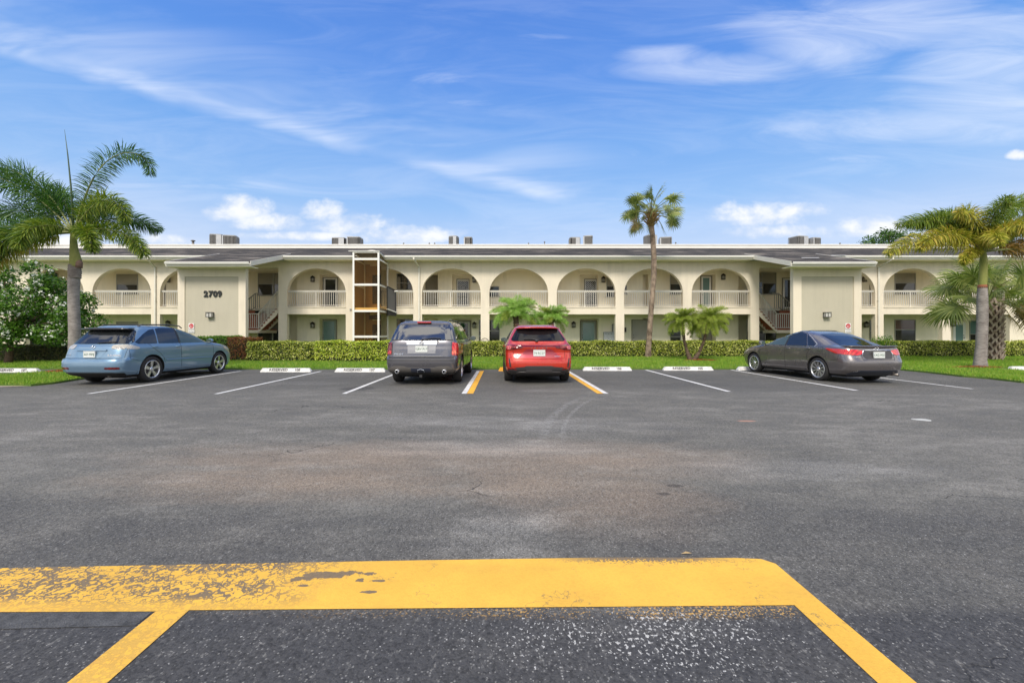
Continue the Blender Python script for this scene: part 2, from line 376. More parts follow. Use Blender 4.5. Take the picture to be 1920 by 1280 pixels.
    patch = maprange(nt, mth(nt, 'ADD', mth(nt, 'MAXIMUM', el(0.70, 2.02, 0.80, 0.24), -0.9), mth(nt, 'MULTIPLY', mth(nt, 'SUBTRACT', pn, 0.5), 3.4)), -0.6, 1.3)
    fk = noise(nt, scaled(nt, p, (1, 0.75, 1)), 62, 3, 0.55)
    thr = mth(nt, 'SUBTRACT', 0.715, mth(nt, 'MULTIPLY', mth(nt, 'ADD', mth(nt, 'MULTIPLY', patch, 0.75), mth(nt, 'MULTIPLY', mid, 0.25)), 0.17))
    sp2 = maprange(nt, mth(nt, 'SUBTRACT', fk, thr), 0.0, 0.03)
    c = mixc(nt, mth(nt, 'MULTIPLY', sp2, 0.75), c, (0.62, 0.61, 0.58))
    c = mixc(nt, maprange(nt, fine, 0.42, 0.62, 0.0, 0.45), c, mixc(nt, 0.55, c, (0.02, 0.021, 0.024)))
    # yellow overspray specks along the near edge of the band
    os_ = mth(nt, 'MULTIPLY', mth(nt, 'MULTIPLY', maprange(nt, Y, 2.13, 2.20, 0.0, 1.0), maprange(nt, Y, 2.25, 2.30, 1.0, 0.0)), maprange(nt, mth(nt, 'ADD', noise(nt, p, 70, 3, 0.7), mth(nt, 'MULTIPLY', pn, 0.3)), 0.70, 0.76))
    os_ = mth(nt, 'MULTIPLY', os_, mth(nt, 'MULTIPLY', maprange(nt, X, -1.2, 0.6, 0.15, 1.0), maprange(nt, X, 1.45, 1.5, 1.0, 0.0)))
    os_ = mth(nt, 'MULTIPLY', os_, maprange(nt, X, -1.62, -1.5, 0.0, 1.0))
    c = mixc(nt, mth(nt, 'MULTIPLY', os_, 0.8), c, (0.62, 0.36, 0.09))
    c = mixc(nt, mth(nt, 'MULTIPLY', maprange(nt, mth(nt, 'ADD', el(3.87, 6.96, 0.17, 0.07), mth(nt, 'MULTIPLY', nn, 0.5)), 0.0, 0.8), 0.5), c, (0.55, 0.26, 0.17))
    # hairline cracks
    vc = nt.nodes.new('ShaderNodeTexVoronoi'); vc.feature = 'DISTANCE_TO_EDGE'; vc.inputs['Scale'].default_value = 0.42
    wob = nt.nodes.new('ShaderNodeVectorMath'); wob.operation = 'ADD'
    nz = nt.nodes.new('ShaderNodeTexNoise'); nz.inputs['Scale'].default_value = 1.9; nz.inputs['Detail'].default_value = 8; nt.links.new(p, nz.inputs['Vector'])
    nt.links.new(p, wob.inputs[0]); nt.links.new(nz.outputs['Color'], wob.inputs[1]); nt.links.new(wob.outputs[0], vc.inputs['Vector'])
    crack = mth(nt, 'MULTIPLY', maprange(nt, vc.outputs['Distance'], 0.0, 0.006, 1.0, 0.0), maprange(nt, noise(nt, p, 0.45, 2), 0.54, 0.60))
    c = mixc(nt, mth(nt, 'MULTIPLY', crack, 0.8), c, (0.015, 0.015, 0.016))
    nt.links.new(c, b.inputs['Base Color'])
    nt.links.new(maprange(nt, mid, 0.2, 0.8, 0.72, 0.92), b.inputs['Roughness']); b.inputs['Specular IOR Level'].default_value = 0.3
    hgt = mth(nt, 'SUBTRACT', mth(nt, 'ADD', mth(nt, 'MULTIPLY', noise(nt, p, 130, 2), 0.6), mth(nt, 'MULTIPLY', vo.outputs['Distance'], -0.5)), mth(nt, 'MULTIPLY', crack, 0.8))
    bump(nt, b, hgt, 0.55, 0.006)
    return m
ASPH = asphalt_mat()
def lineworn(name, col, flake=0.0, xcut=None):
    """painted marking: flakes show the asphalt underneath"""
    m, nt, b = newmat(name); p = pos(nt)
    s = nt.nodes.new('ShaderNodeSeparateXYZ'); nt.links.new(p, s.inputs[0])
    n1 = noise(nt, p, 6, 8, 0.68, 0.3); n2 = noise(nt, p, 70, 4, 0.7); n3 = noise(nt, p, 1.7, 3)
    c = mixc(nt, maprange(nt, n3, 0.3, 0.7), [x * 0.90 for x in col], [min(1, x * 1.04) for x in col])
    c = mixc(nt, mth(nt, 'MULTIPLY', maprange(nt, n1, 0.48, 0.8), 0.22), c, [col[0] * 0.95, col[1] * 0.66, col[2] * 0.9])
    if xcut is not None:
        # bad flaking left of x = -0.6, one lost scab further right, a scuffed far edge
        a = maprange(nt, mth(nt, 'ADD', s.outputs[0], mth(nt, 'MULTIPLY', n3, 0.9)), -0.95, -0.35, 1.0, 0.0)
        web = nt.nodes.new('ShaderNodeTexVoronoi'); web.feature = 'DISTANCE_TO_EDGE'; web.inputs['Scale'].default_value = 11; 
        nz = nt.nodes.new('ShaderNodeTexNoise'); nz.inputs['Scale'].default_value = 14; nz.inputs['Detail'].default_value = 6; nt.links.new(p, nz.inputs['Vector'])
        ad = nt.nodes.new('ShaderNodeVectorMath'); ad.operation = 'MULTIPLY_ADD'; nt.links.new(nz.outputs['Color'], ad.inputs[0]); ad.inputs[1].default_value = (0.35, 0.35, 0.35); nt.links.new(p, ad.inputs[2]); nt.links.new(ad.outputs[0], web.inputs['Vector'])
        wn = mth(nt, 'ADD', mth(nt, 'MULTIPLY', maprange(nt, web.outputs['Distance'], 0.0, 0.22, 1.0, 0.0), 0.55), mth(nt, 'MULTIPLY', n2, 0.75))
        wn = mth(nt, 'ADD', wn, mth(nt, 'MULTIPLY', mth(nt, 'SUBTRACT', noise(nt, scaled(nt, p, (1, 2, 1)), 3.3, 4), 0.5), 1.5))
        fl = mth(nt, 'MULTIPLY', maprange(nt, wn, 0.655, 0.71), a)
        fl = mth(nt, 'MULTIPLY', fl, maprange(nt, s.outputs[1], 2.24, 2.34, 0.25, 1.0))
        def el(x0, y0, rx, ry):
            dx = mth(nt, 'DIVIDE', mth(nt, 'SUBTRACT', s.outputs[0], x0), rx); dy = mth(nt, 'DIVIDE', mth(nt, 'SUBTRACT', s.outputs[1], y0), ry)
            return mth(nt, 'SUBTRACT', 1.0, mth(nt, 'ADD', mth(nt, 'MULTIPLY', dx, dx), mth(nt, 'MULTIPLY', dy, dy)))
        sc = None
        for e in ((-1.02, 2.535, 0.17, 0.040), (-0.92, 2.555, 0.10, 0.030), (-1.13, 2.50, 0.06, 0.035), (-0.76, 2.55, 0.035, 0.02), (-0.80, 2.48, 0.03, 0.02), (-0.70, 2.475, 0.05, 0.012), (-0.72, 2.37, 0.045, 0.014), (-1.10, 2.43, 0.03, 0.012)):
            v = el(*e); sc = v if sc is None else mth(nt, 'MAXIMUM', sc, v)
        sc = maprange(nt, mth(nt, 'ADD', mth(nt, 'MAXIMUM', sc, -1), mth(nt, 'MULTIPLY', mth(nt, 'SUBTRACT', noise(nt, p, 18, 6, 0.7), 0.5), 5.0)), 0.1, 0.35)
        ed = mth(nt, 'MULTIPLY', maprange(nt, mth(nt, 'ADD', n2, mth(nt, 'MULTIPLY', maprange(nt, s.outputs[1], 2.64, 2.725, 0.0, 1.0, False), 0.33)), 0.66, 0.72), mth(nt, 'MULTIPLY', maprange(nt, s.outputs[0], 0.2, 0.7), maprange(nt, s.outputs[0], 1.1, 1.5, 1.0, 0.0)))
        vc = nt.nodes.new('ShaderNodeTexVoronoi'); vc.feature = 'DISTANCE_TO_EDGE'; vc.inputs['Scale'].default_value = 1.35; nt.links.new(ad.outputs[0], vc.inputs['Vector'])
        ck = mth(nt, 'MULTIPLY', maprange(nt, vc.outputs['Distance'], 0.0, 0.007, 1.0, 0.0), maprange(nt, noise(nt, p, 2.6, 3), 0.44, 0.50))
        msk = mth(nt, 'MAXIMUM', mth(nt, 'MAXIMUM', fl, sc), mth(nt, 'MAXIMUM', ed, mth(nt, 'MULTIPLY', ck, 0.75)))
    else:
        msk = mth(nt, 'MULTIPLY', maprange(nt, mth(nt, 'ADD', mth(nt, 'MULTIPLY', n1, 0.6), mth(nt, 'MULTIPLY', n2, 0.4)), 0.56 - flake, 0.66 - flake), 0.8)
    gv = nt.nodes.new('ShaderNodeTexVoronoi'); gv.inputs['Scale'].default_value = 85; nt.links.new(p, gv.inputs['Vector'])
    gs = nt.nodes.new('ShaderNodeSeparateColor'); nt.links.new(gv.outputs['Color'], gs.inputs[0])
    c = mixc(nt, 1.0, c, ramp(nt, gs.outputs[0], [(0.0, 0.93), (0.6, 1.0)]), 'MULTIPLY')
    dirt = mth(nt, 'MULTIPLY', maprange(nt, noise(nt, scaled(nt, p, (0.5, 2.0, 1)), 3.0, 5, 0.7), 0.50, 0.75), 0.16)
    c = mixc(nt, dirt, c, (0.42, 0.20, 0.06)); pin = maprange(nt, mth(nt, 'ADD', n2, mth(nt, 'MULTIPLY', n1, 0.5)), 0.98, 1.06)
    msk = mth(nt, 'MAXIMUM', msk, mth(nt, 'MULTIPLY', pin, 0.7))
    c = mixc(nt, msk, c, mixc(nt, n2, (0.10, 0.075, 0.05), (0.27, 0.20, 0.12)))
    nt.links.new(c, b.inputs['Base Color']); b.inputs['Roughness'].default_value = 0.75; b.inputs['Specular IOR Level'].default_value = 0.3
    bump(nt, b, mth(nt, 'SUBTRACT', noise(nt, p, 130, 2), mth(nt, 'MULTIPLY', msk, 1.2)), 0.4, 0.004)
    return m
YEL = lineworn('yellow_marking_paint', (0.75, 0.435, 0.065), xcut=-0.6)
YEL2 = lineworn('yellow_line_paint', (0.76, 0.40, 0.045), 0.02)
WHT = lineworn('white_line_paint', (0.66, 0.66, 0.64), 0.03)
CONC = M('concrete_path', (0.42, 0.34, 0.29), 0.9, var=0.15, scale=2, bmp=0.2)
def soil_mat():
    m, nt, b = newmat('lawn_soil'); p = pos(nt)
    c = ramp(nt, noise(nt, p, 1.3, 6, 0.65), [(0.3, (0.075, 0.155, 0.018)), (0.55, (0.11, 0.195, 0.022)), (0.75, (0.17, 0.20, 0.038))])
    nt.links.new(mixc(nt, maprange(nt, noise(nt, p, 40, 3), 0.4, 0.7, 0, 0.5), c, (0.035, 0.05, 0.012)), b.inputs['Base Color']); b.inputs['Roughness'].default_value = 0.95
    bump(nt, b, noise(nt, p, 60, 4), 0.8, 0.03); return m
SOIL = soil_mat()
GROUND = M('far_ground', (0.13, 0.14, 0.08), 0.95, var=0.25, scale=0.05)
def sheet(name, poly, z, mat, kind='structure', thick=0.0):
    mb = MB()
    if thick: mb.prism(poly, z - thick, z, 'xy')
    else: mb.add([(x, y, z) for x, y in poly], [tuple(range(len(poly)))])
    return tag(mb.build(name, mat, fixn=bool(thick)), kind=kind)
sheet('ground', [(-900,-900),(900,-900),(900,900),(-900,900)], -0.02, GROUND)
sheet('parking_lot', [(-60,-30),(60,-30),(60,22),(-60,22)], 0.0, ASPH)
# lawn (raised 5 cm) in one outline that leaves out the two neighbouring lots
lawn = [(-60,16.9),(-15.9,16.6),(-15.75,15.9),(-15.7,14.6),(-15.9,13.4),(-17.5,12.4),(-17.5,11.5),(-12.25,11.45),(-12.15,11.9),(-12.45,12.9),(-12.5,16.2),(-12.0,16.62),
        (14.2,16.65),(14.7,16.3),(14.72,15.2),(14.45,13.8),(14.6,13.2),(14.4,12.2),(14.9,11.6),(19.5,11.6),(18.9,13.2),(18.35,15.3),(18.5,16.9),(60,17.1),(60,60),(-60,60)]
sheet('lawn', lawn, 0.05, SOIL, thick=0.09)
sheet('pavement_edge', [(-17.5,10.3),(-14,10.75),(-12.2,11.40),(-17.5,11.48)], 0.012, CONC)
sheet('pavement_edge', [(18.45,15.2),(18.62,15.2),(18.72,16.86),(18.55,16.9)], 0.056, CONC)
def pl(name, x, y0, y1, w, mat, label=None):
    e = [random.uniform(-0.006, 0.006) for _ in range(4)]
    return sheet(name, [(x-w/2+e[0], y0), (x+w/2+e[1], y0), (x+w/2+e[2], y1), (x-w/2+e[3], y1)], 0.004, mat)
for x, y0, y1 in ((-9.43,10.04,15.9),(-6.5,10.0,15.8),(-3.6,10.04,15.8),(5.37,10.4,16.4),(8.55,10.6,16.4),(11.66,10.9,16.3)):
    pl('parking_line', x, y0, y1, 0.105, WHT)
for x, yw in ((-0.86, -1), (2.385, 1)):
    pl('parking_line', x, 10.05, 16.0, 0.115, WHT); pl('parking_line', x - yw * 0.135, 10.05, 16.0, 0.14, YEL2)
sheet('painted_band', [(-9,1.78),(-2.51,2.2),(-1.735,2.205),(-1.735,-3),(-1.575,-3),(-1.575,2.215),(1.50,2.256),(1.50,-3),(1.655,-3),(1.655,2.66),(1.60,2.715),(1.45,2.728),(0.7,2.735),(-0.5,2.70),(-2.98,2.61),(-9,2.3)], 0.004, YEL)
# shallow raised seam of patched asphalt along the band
SEAM = M('asphalt_seam', (0.082, 0.083, 0.085), 0.9, var=0.45, scale=14, bmp=0.9, bscale=110)
sheet('asphalt_seam', [(-9,1.62),(-2.5,2.07),(-1.75,2.10),(-1.75,2.203),(-2.51,2.197),(-9,1.775)], 0.003, SEAM)
# pale dried paint splat on the right of the lot, orange scuff
sheet('paint_splat', [(wx(1728,7.05)+0.13*math.cos(a), 7.05+0.11*math.sin(a)*(1+.2*math.sin(3*a))) for a in [i*math.pi/8 for i in range(16)]], 0.004, M('dried_putty', (0.45,0.45,0.42), 0.9))
# brown leaf blade lying near the band
mb = MB(); mb.add([(1.13,2.775,0.006),(1.165,2.79,0.014),(1.20,2.775,0.010),(1.165,2.765,0.012)], [(0,1,2,3)])
tag(mb.build('fallen_leaf', M('dry_leaf', (0.35,0.25,0.12), 0.8)), 'small dry leaf lying at the far edge of the yellow band', 'leaf')
# mulch rings
MUL = leafmat('mulch_chips', [(0.16,0.035,0.012),(0.32,0.085,0.025),(0.40,0.13,0.04)], 0.9, 0.0)
def mulch(cx, cy, r, n, ry=0.6):
    a = NR.rand(n) * 2 * np.pi; q = np.sqrt(NR.rand(n)) * (1 + 0.25 * np.sin(3 * a))
    P = np.stack([cx + q * r * np.cos(a), cy + q * r * ry * np.sin(a), 0.06 + 0.05 * (1 - q) + NR.rand(n) * 0.02], 1)
    tag(link('mulch', leafmesh('mulch', P, 0.05, 0.4, flat=0.6), MUL), kind='stuff')
def leafmesh(name, P, size, aspect=0.5, flat=0.0, N=None, jitter=0.35, droop=0.0):
    """one folded diamond leaf (two triangles) per point; orientation random, or biased to N"""
    n = len(P); a = NR.randn(n, 3)
    if N is not None: a = a * 0.75 + np.asarray(N) * 1.0
    if flat: a[:, 2] += np.sign(a[:, 2]) * 3 * flat
    a /= np.linalg.norm(a, axis=1)[:, None] + 1e-9
    t = NR.randn(n, 3); t[:, 2] -= droop; t -= (t * a).sum(1)[:, None] * a; t /= np.linalg.norm(t, axis=1)[:, None] + 1e-9
    b = np.cross(a, t); s = size * (1 + jitter * NR.randn(n))[:, None]
    V = np.stack([P - t * s * 0.5, P + b * s * aspect * 0.5 + a * s * 0.08, P + t * s * 0.5, P - b * s * aspect * 0.5 + a * s * 0.08], 1)
    Fc = np.arange(n * 4).reshape(n, 4)
    return np_mesh(name, V.reshape(-1, 3), Fc)
def inpoly(x, y, poly):
    ins = np.zeros(len(x), bool); j = len(poly) - 1
    for i in range(len(poly)):
        xi, yi = poly[i]; xj, yj = poly[j]
        c = ((yi > y) != (yj > y)) & (x < (xj - xi) * (y - yi) / (yj - yi + 1e-12) + xi); ins ^= c; j = i
    return ins
def grass():
    n = 330000
    y = 11.2 + (25.5 - 11.2) * NR.rand(n) ** 1.25; x = (NR.rand(n) * 2 - 1) * np.minimum(y * 1.22, 30)
    k = inpoly(x, y, lawn)
    for (ex, ey, rx, ry) in ((9.6,21.3,0.75,0.8),(18.2,16.9,0.9,0.45),(-15.1,15.0,0.45,0.28)):
        k &= ~((((x-ex)/rx)**2 + ((y-ey)/ry)**2 < 1) & (NR.rand(n) < 0.85))
    x = x[k]; y = y[k]; n = len(x)
    h = (0.04 + 0.06 * NR.rand(n)) * (1 + 0.35 * np.sin(x * 2.1) * np.sin(y * 1.7)); w = 0.006 + 0.006 * NR.rand(n)
    a = NR.rand(n) * np.pi; lx = NR.randn(n) * 0.03; ly = NR.randn(n) * 0.03
    z = np.full(n, 0.045)
    A = np.stack([x - np.cos(a) * w, y - np.sin(a) * w, z], 1); B = np.stack([x + np.cos(a) * w, y + np.sin(a) * w, z], 1)
    C = np.stack([x + lx, y + ly, z + h], 1)
    me = np_mesh('grass', np.stack([A, B, C], 1).reshape(-1, 3), np.arange(n * 3).reshape(n, 3))
    tag(link('grass', me, leafmat('grass_blades', [(0.09,0.20,0.016),(0.16,0.32,0.024),(0.26,0.40,0.035),(0.40,0.40,0.09)], 0.6, 0.35, 0.9)), kind='stuff')
grass()
mulch(9.6, 21.2, 0.72, 900, 0.8); mulch(18.2, 16.85, 0.95, 1300, 0.4); mulch(-15.1, 15.0, 0.5, 700, 0.5)

# ------------------------------------------------------------------ wheel stops
WST = M('white_concrete', (0.70, 0.69, 0.66), 0.8, var=0.30, scale=5, bmp=0.6)
YST = M('yellow_concrete', (0.75, 0.36, 0.03), 0.8, var=0.12, scale=7, bmp=0.3)
BLK = M('black_stencil', (0.045, 0.042, 0.040), 0.8, var=0.3, scale=20)
def wheel_stop(x0, x1, y, txt, label, mat=WST, rz=0.0):
    t = empty('wheel_stop', ((x0+x1)/2, y, 0.0), rz, label, 'wheel stop', 'concrete wheel stops at the heads of the parking bays')
    L = x1 - x0; mb = MB(); h = 0.135; e = 0.06
    prof = [(-0.085, 0), (-0.075, 0.03), (-0.045, h - 0.01), (-0.03, h), (0.03, h), (0.045, h - 0.01), (0.075, 0.03), (0.085, 0)]
    vs = [(-L/2 + (e if z > 0.05 else 0), yy, z) for yy, z in prof] + [(L/2 - (e if z > 0.05 else 0), yy, z) for yy, z in prof]
    n = len(prof); mb.add(vs, [tuple(range(n)), tuple(reversed(range(n, 2*n)))] + [(i, i+n, (i+1) % n + n, (i+1) % n) for i in range(n)])
    mb.build('block', mat, t)
    if txt:
        # lettering lies on the sloping face that looks at the driver
        ang = math.atan2(0.095, 0.03)
        for s, xx, k in ((txt[0], -L * 0.14, 0.125), (txt[1], L * 0.235, 0.115)):
            lettering('lettering', s, k, BLK, Matrix.Translation((xx, -0.0635, 0.077)) @ Matrix.Rotation(ang, 4, 'X'), t, 0.004, 1.12, 1.05, 0.003)
    return t
wheel_stop(-8.53, -6.75, 15.6, ('RESERVED', '108'), 'white wheel stop reading RESERVED 108, right of the blue SUV')
wheel_stop(-5.9, -4.12, 15.6, ('RESERVED', '107'), 'white wheel stop reading RESERVED 107, left of the grey SUV')
wheel_stop(-3.0, -1.2, 16.05, None, 'white wheel stop almost hidden in front of the grey SUV')
wheel_stop(-0.12, 1.75, 16.0, None, 'yellow wheel stop mostly hidden in front of the red SUV', YST)
wheel_stop(2.97, 4.75, 16.15, ('RESERVED', '106'), 'white wheel stop reading RESERVED 106, right of the red SUV')
wheel_stop(5.95, 7.78, 16.25, ('RESERVED', '105'), 'white wheel stop reading RESERVED 105, left of the dark sedan')
wheel_stop(8.72, 10.5, 16.3, None, 'white wheel stop against the front wheel of the dark sedan')
wheel_stop(-18.1, -16.3, 15.5, ('RESERVED', '109'), 'white wheel stop in the neighbouring lot at the left edge of the photo')
wheel_stop(18.9, 20.7, 16.4, None, 'white wheel stop beyond the right foxtail palm at the right edge')
# ------------------------------------------------------------------ apartment building
def stucco(name, col, streak=0.15, bscale=45, bs=0.25):
    m, nt, b = newmat(name); p = pos(nt)
    n1 = noise(nt, p, 0.7, 5, 0.6); n2 = noise(nt, scaled(nt, p, (2.2, 2.2, 0.25)), 1.6, 5, 0.65)
    f = mth(nt, 'ADD', mth(nt, 'MULTIPLY', n1, 0.5), mth(nt, 'MULTIPLY', n2, 0.5))
    c = ramp(nt, f, [(0.30, [x * (1 - streak) for x in col]), (0.5, col), (0.7, [min(1, x * 1.04) for x in col])])
    c = mixc(nt, maprange(nt, noise(nt, scaled(nt, p, (3, 3, 0.35)), 2.5, 6, 0.7), 0.58, 0.78, 0.0, 0.26), c, (col[0]*0.55, col[1]*0.55, col[2]*0.55))
    nt.links.new(c, b.inputs['Base Color']); b.inputs['Roughness'].default_value = 0.9; b.inputs['Specular IOR Level'].default_value = 0.2
    bump(nt, b, noise(nt, p, bscale, 5, 0.65), bs, 0.012); return m
CREAM = stucco('cream_stucco', (0.745, 0.665, 0.53)); INNER = stucco('corridor_stucco', (0.88, 0.80, 0.62))  # corridor stucco is a lighter copy, lifting weak corridor light by colour
PANEL = stucco('beige_rough_stucco', (0.50, 0.46, 0.36), 0.08, 16, 0.5); TRIM = M('cream_trim', (0.70, 0.665, 0.57), 0.6, var=0.07, scale=1.5)
WTRIM = M('white_trim', (0.78, 0.76, 0.70), 0.5, var=0.05, scale=2); RAILM = M('railing_paint', (0.60, 0.565, 0.49), 0.5, var=0.06, scale=3)
TAUPE = M('taupe_door_paint', (0.24, 0.215, 0.17), 0.6, var=0.06); DARKM = M('dark_bronze_metal', (0.035, 0.03, 0.028), 0.5, 0.4, var=0.1)
TERRA = M('terracotta_tread', (0.27, 0.075, 0.035), 0.7, var=0.15, scale=5); SLABM = M('corridor_floor', (0.58, 0.54, 0.45), 0.8, var=0.1)
def glassy(name, col, rough=0.06, var=0.3):
    m, nt, b = newmat(name); p = pos(nt)
    c = mixc(nt, noise(nt, scaled(nt, p, (1, 1, 2.2)), 1.3, 3), [x * (1 - var) for x in col], [x * (1 + var) for x in col])
    nt.links.new(c, b.inputs['Base Color']); b.inputs['Roughness'].default_value = rough; b.inputs['Specular IOR Level'].default_value = 0.6
    bump(nt, b, noise(nt, p, 1.2, 2), 0.04, 0.02); return m
GDARK = glassy('dark_window_glass', (0.035, 0.036, 0.034)); GTEAL = glassy('teal_door_glass', (0.15, 0.25, 0.24), 0.15, 0.12)
GBLIND = glassy('window_with_blinds', (0.22, 0.20, 0.155), 0.2, 0.1); GRED = glassy('window_red_blind', (0.14, 0.085, 0.08), 0.15, 0.12)
def shingles():
    m, nt, b = newmat('asphalt_shingles'); p = pos(nt)
    br = nt.nodes.new('ShaderNodeTexBrick'); nt.links.new(scaled(nt, p, (1, 1, 1)), br.inputs['Vector'])
    br.inputs['Scale'].default_value = 1.0; br.inputs['Brick Width'].default_value = 0.34; br.inputs['Row Height'].default_value = 0.15
    br.inputs['Mortar Size'].default_value = 0.012; br.inputs['Color1'].default_value = (0.085, 0.074, 0.062, 1); br.inputs['Color2'].default_value = (0.038, 0.034, 0.030, 1)
    br.inputs['Mortar'].default_value = (0.02, 0.02, 0.02, 1); br.inputs['Bias'].default_value = 0.0
    n = noise(nt, scaled(nt, p, (0.30, 1.5, 1)), 1.5, 6, 0.74)
    c = mixc(nt, maprange(nt, n, 0.50, 0.62, 0, 0.95), br.outputs[0], (0.24, 0.21, 0.175)); c = mixc(nt, maprange(nt, noise(nt, scaled(nt, p, (0.4, 1.2, 1)), 0.9, 4), 0.38, 0.58, 0.75, 0.0), c, (0.03, 0.028, 0.026))
    nt.links.new(c, b.inputs['Base Color']); b.inputs['Roughness'].default_value = 0.92; b.inputs['Specular IOR Level'].default_value = 0.2
    bump(nt, b, br.outputs['Fac'], -0.6, 0.02); return m
SHING = shingles()
YF = 28.0; YW = 29.9; CX = 1.01
FX = lambda px: wx(px, YF)
def mx(x): return 2 * CX - x
B = empty('apartment_building', (CX, YF, 0), 0, 'long two storey cream apartment building with arched upper walkways, numbered 2709', 'building')
B.location = (0, 0, 0)
OW, PW = 3.745, 0.548     # opening and pier widths
PER = OW + PW
c0x = FX((917.3 + 1028) / 2)      # middle bay centre
bays = [c0x + PER * k for k in (-3, -2, -1, 0, 1, 2, 3)]
SL, SR = bays[0] - OW/2 - PW, bays[-1] + OW/2 + PW   # outer faces of the piers that flank the stairwells
# wing bays beyond the stair towers
rb = [FX((1531 + 1641) / 2), FX((1657 + 1767) / 2), FX((1783 + 1893) / 2)]
lb = [FX((300 + 410) / 2), FX((173 + 283) / 2), FX((47 + 157) / 2)]
ZS, ZT, ZA, ZSP = 3.03, 5.96, 5.47, 3.85     # floor, wall top, arch crown, springing
ZL = 2.55
stw_r = (SR, rb[0] - OW/2); stw_l = (lb[0] + OW/2, SL)
def arch_pts(cx, n=22):
    r = OW / 2; hh = ZA - ZSP; out = []
    for i in range(n + 1):
        a = math.pi * i / n; out.append((cx - r * math.cos(a), ZSP + hh * math.sin(a) ** 0.92 if 0 < i < n else ZSP))
    return out
wall = MB(); T = 0.3
allb = sorted(bays + rb + lb)
XL, XR = -46.0, 46.0
edges = []
for b in allb: edges.append((b - OW/2, b + OW/2, 'bay', b))
edges.append((stw_r[0], stw_r[1] - PW, 'stair', 0)); edges.append((stw_l[0] + PW, stw_l[1], 'stair', 0)); edges.sort()
stw_r = (stw_r[0], stw_r[1] - PW); stw_l = (stw_l[0] + PW, stw_l[1])
x = XL
for (a, b_, kind, c) in edges:
    if a - x > 0.01: wall.box(x, a, YF, YF + T, -0.05, ZT)
    if kind == 'bay':
        pts = arch_pts(c); n = len(pts)
        for i in range(n - 1):        # spandrel strips keep every face convex
            (xa, za), (xb, zb) = pts[i], pts[i + 1]
            wall.prism([(xa, za), (xb, zb), (xb, ZT), (xa, ZT)], YF, YF + T)
        wall.box(a, b_, YF, YF + T, ZL, ZS - 0.07)
        wall.box(a, b_, YF - 0.035, YF + T, ZS - 0.07, ZS)     # small ledge under the railing
    else:
        wall.box(a, b_, YF, YF + T, 5.50, ZT)
    x = b_
wall.box(x, XR, YF, YF + T, -0.05, ZT)
wall.build('facade_wall', CREAM, B, fixn=False)
# fix: drop internal joints' shading by keeping flat faces
# corridor: back walls, floor slab, ceilings
inn = MB(); YB = 30.75
alc = [  # recessed alcoves in the back wall, given as x ranges on the wall plane: (px0, px1)
    (599,640),(795,821),(848,884),(1087,1122),(1205,1216),(1310,1342)]
def WX(px): return wx(px, YW)
segs = []; x = XL
spans = sorted([(WX(a), WX(b)) for a, b in alc] + [(stw_r[0] - 0.3, stw_r[1] + 1.0), (stw_l[0] - 1.0, stw_l[1] + 0.3)])
for a, b_ in spans:
    segs.append((x, a)); x = b_
segs.append((x, XR))
for a, b_ in segs: inn.box(a, b_, YW, YW + 0.12, -0.05, ZT)
for a, b_ in spans:
    deep = YB if b_ - a > 3 else YW + 0.55
    inn.box(a - 0.12, b_ + 0.12, deep, deep + 0.12, -0.05, ZT)
    inn.box(a - 0.12, a, YW + 0.12, deep, -0.05, ZT); inn.box(b_, b_ + 0.12, YW + 0.12, deep, -0.05, ZT)
    if b_ - a < 3: inn.box(a, b_, YW + 0.004, deep, 5.35, ZT); inn.box(a, b_, YW + 0.004, deep, 2.34, 2.90)
inn.build('back_wall', INNER, B, fixn=False)
fl = MB()
for a, b_ in ((XL, stw_l[0]), (stw_l[1], stw_r[0]), (stw_r[1], XR)): fl.box(a, b_, YF + T, YB, ZL + 0.12, ZS - 0.003)
for s in (0, 1):
    a, b_ = (stw_r if s else stw_l)
    e = (lambda v: v) if s else mx
    x0, x1 = sorted((e(stw_r[0]), e(18.55))); fl.box(x0, x1, 29.45, YB, ZL + 0.12, ZS - 0.003)
    
fl.build('floor_slab', SLABM, B)
ce = MB(); ce.box(XL, XR, YF + T, YB + 0.1, 5.62, 5.72); ce.build('ceiling', INNER, B)
# ---- roof
SLP = 0.268; YE, ZE = 27.2, 6.16
def rz_(y): return ZE + SLP * (y - YE)
YP = 32.9
TW = (15.53, 20.04); YTE = 23.6
rf = MB(); th = 0.09
def roof_piece(x0, x1, y0, y1): rf.prism([(y0, rz_(y0) - th), (y1, rz_(y1) - th), (y1, rz_(y1)), (y0, rz_(y0))], x0, x1, 'yz')
for a, b_, y0 in ((XL, mx(TW[1]), YE), (mx(TW[1]), mx(TW[0]), YTE), (mx(TW[0]), TW[0], YE), (TW[0], TW[1], YTE), (TW[1], XR, YE)): roof_piece(a, b_, y0, YP)
rf.build('roof', SHING, B)
fr = MB(); fr.box(XL, XR, YP + 0.16, 42, 7.0, 7.62); fr.build('flat_roof', M('pale_roof_coating', (0.55,0.54,0.5), 0.8), B)
pp = MB(); pp.box(XL, XR, YP, YP + 0.16, 7.3, 7.90); pp.box(XL, XR, YP - 0.04, YP + 0.2, 7.90, 7.985); pp.build('parapet', WTRIM, B, bevel=0.01)
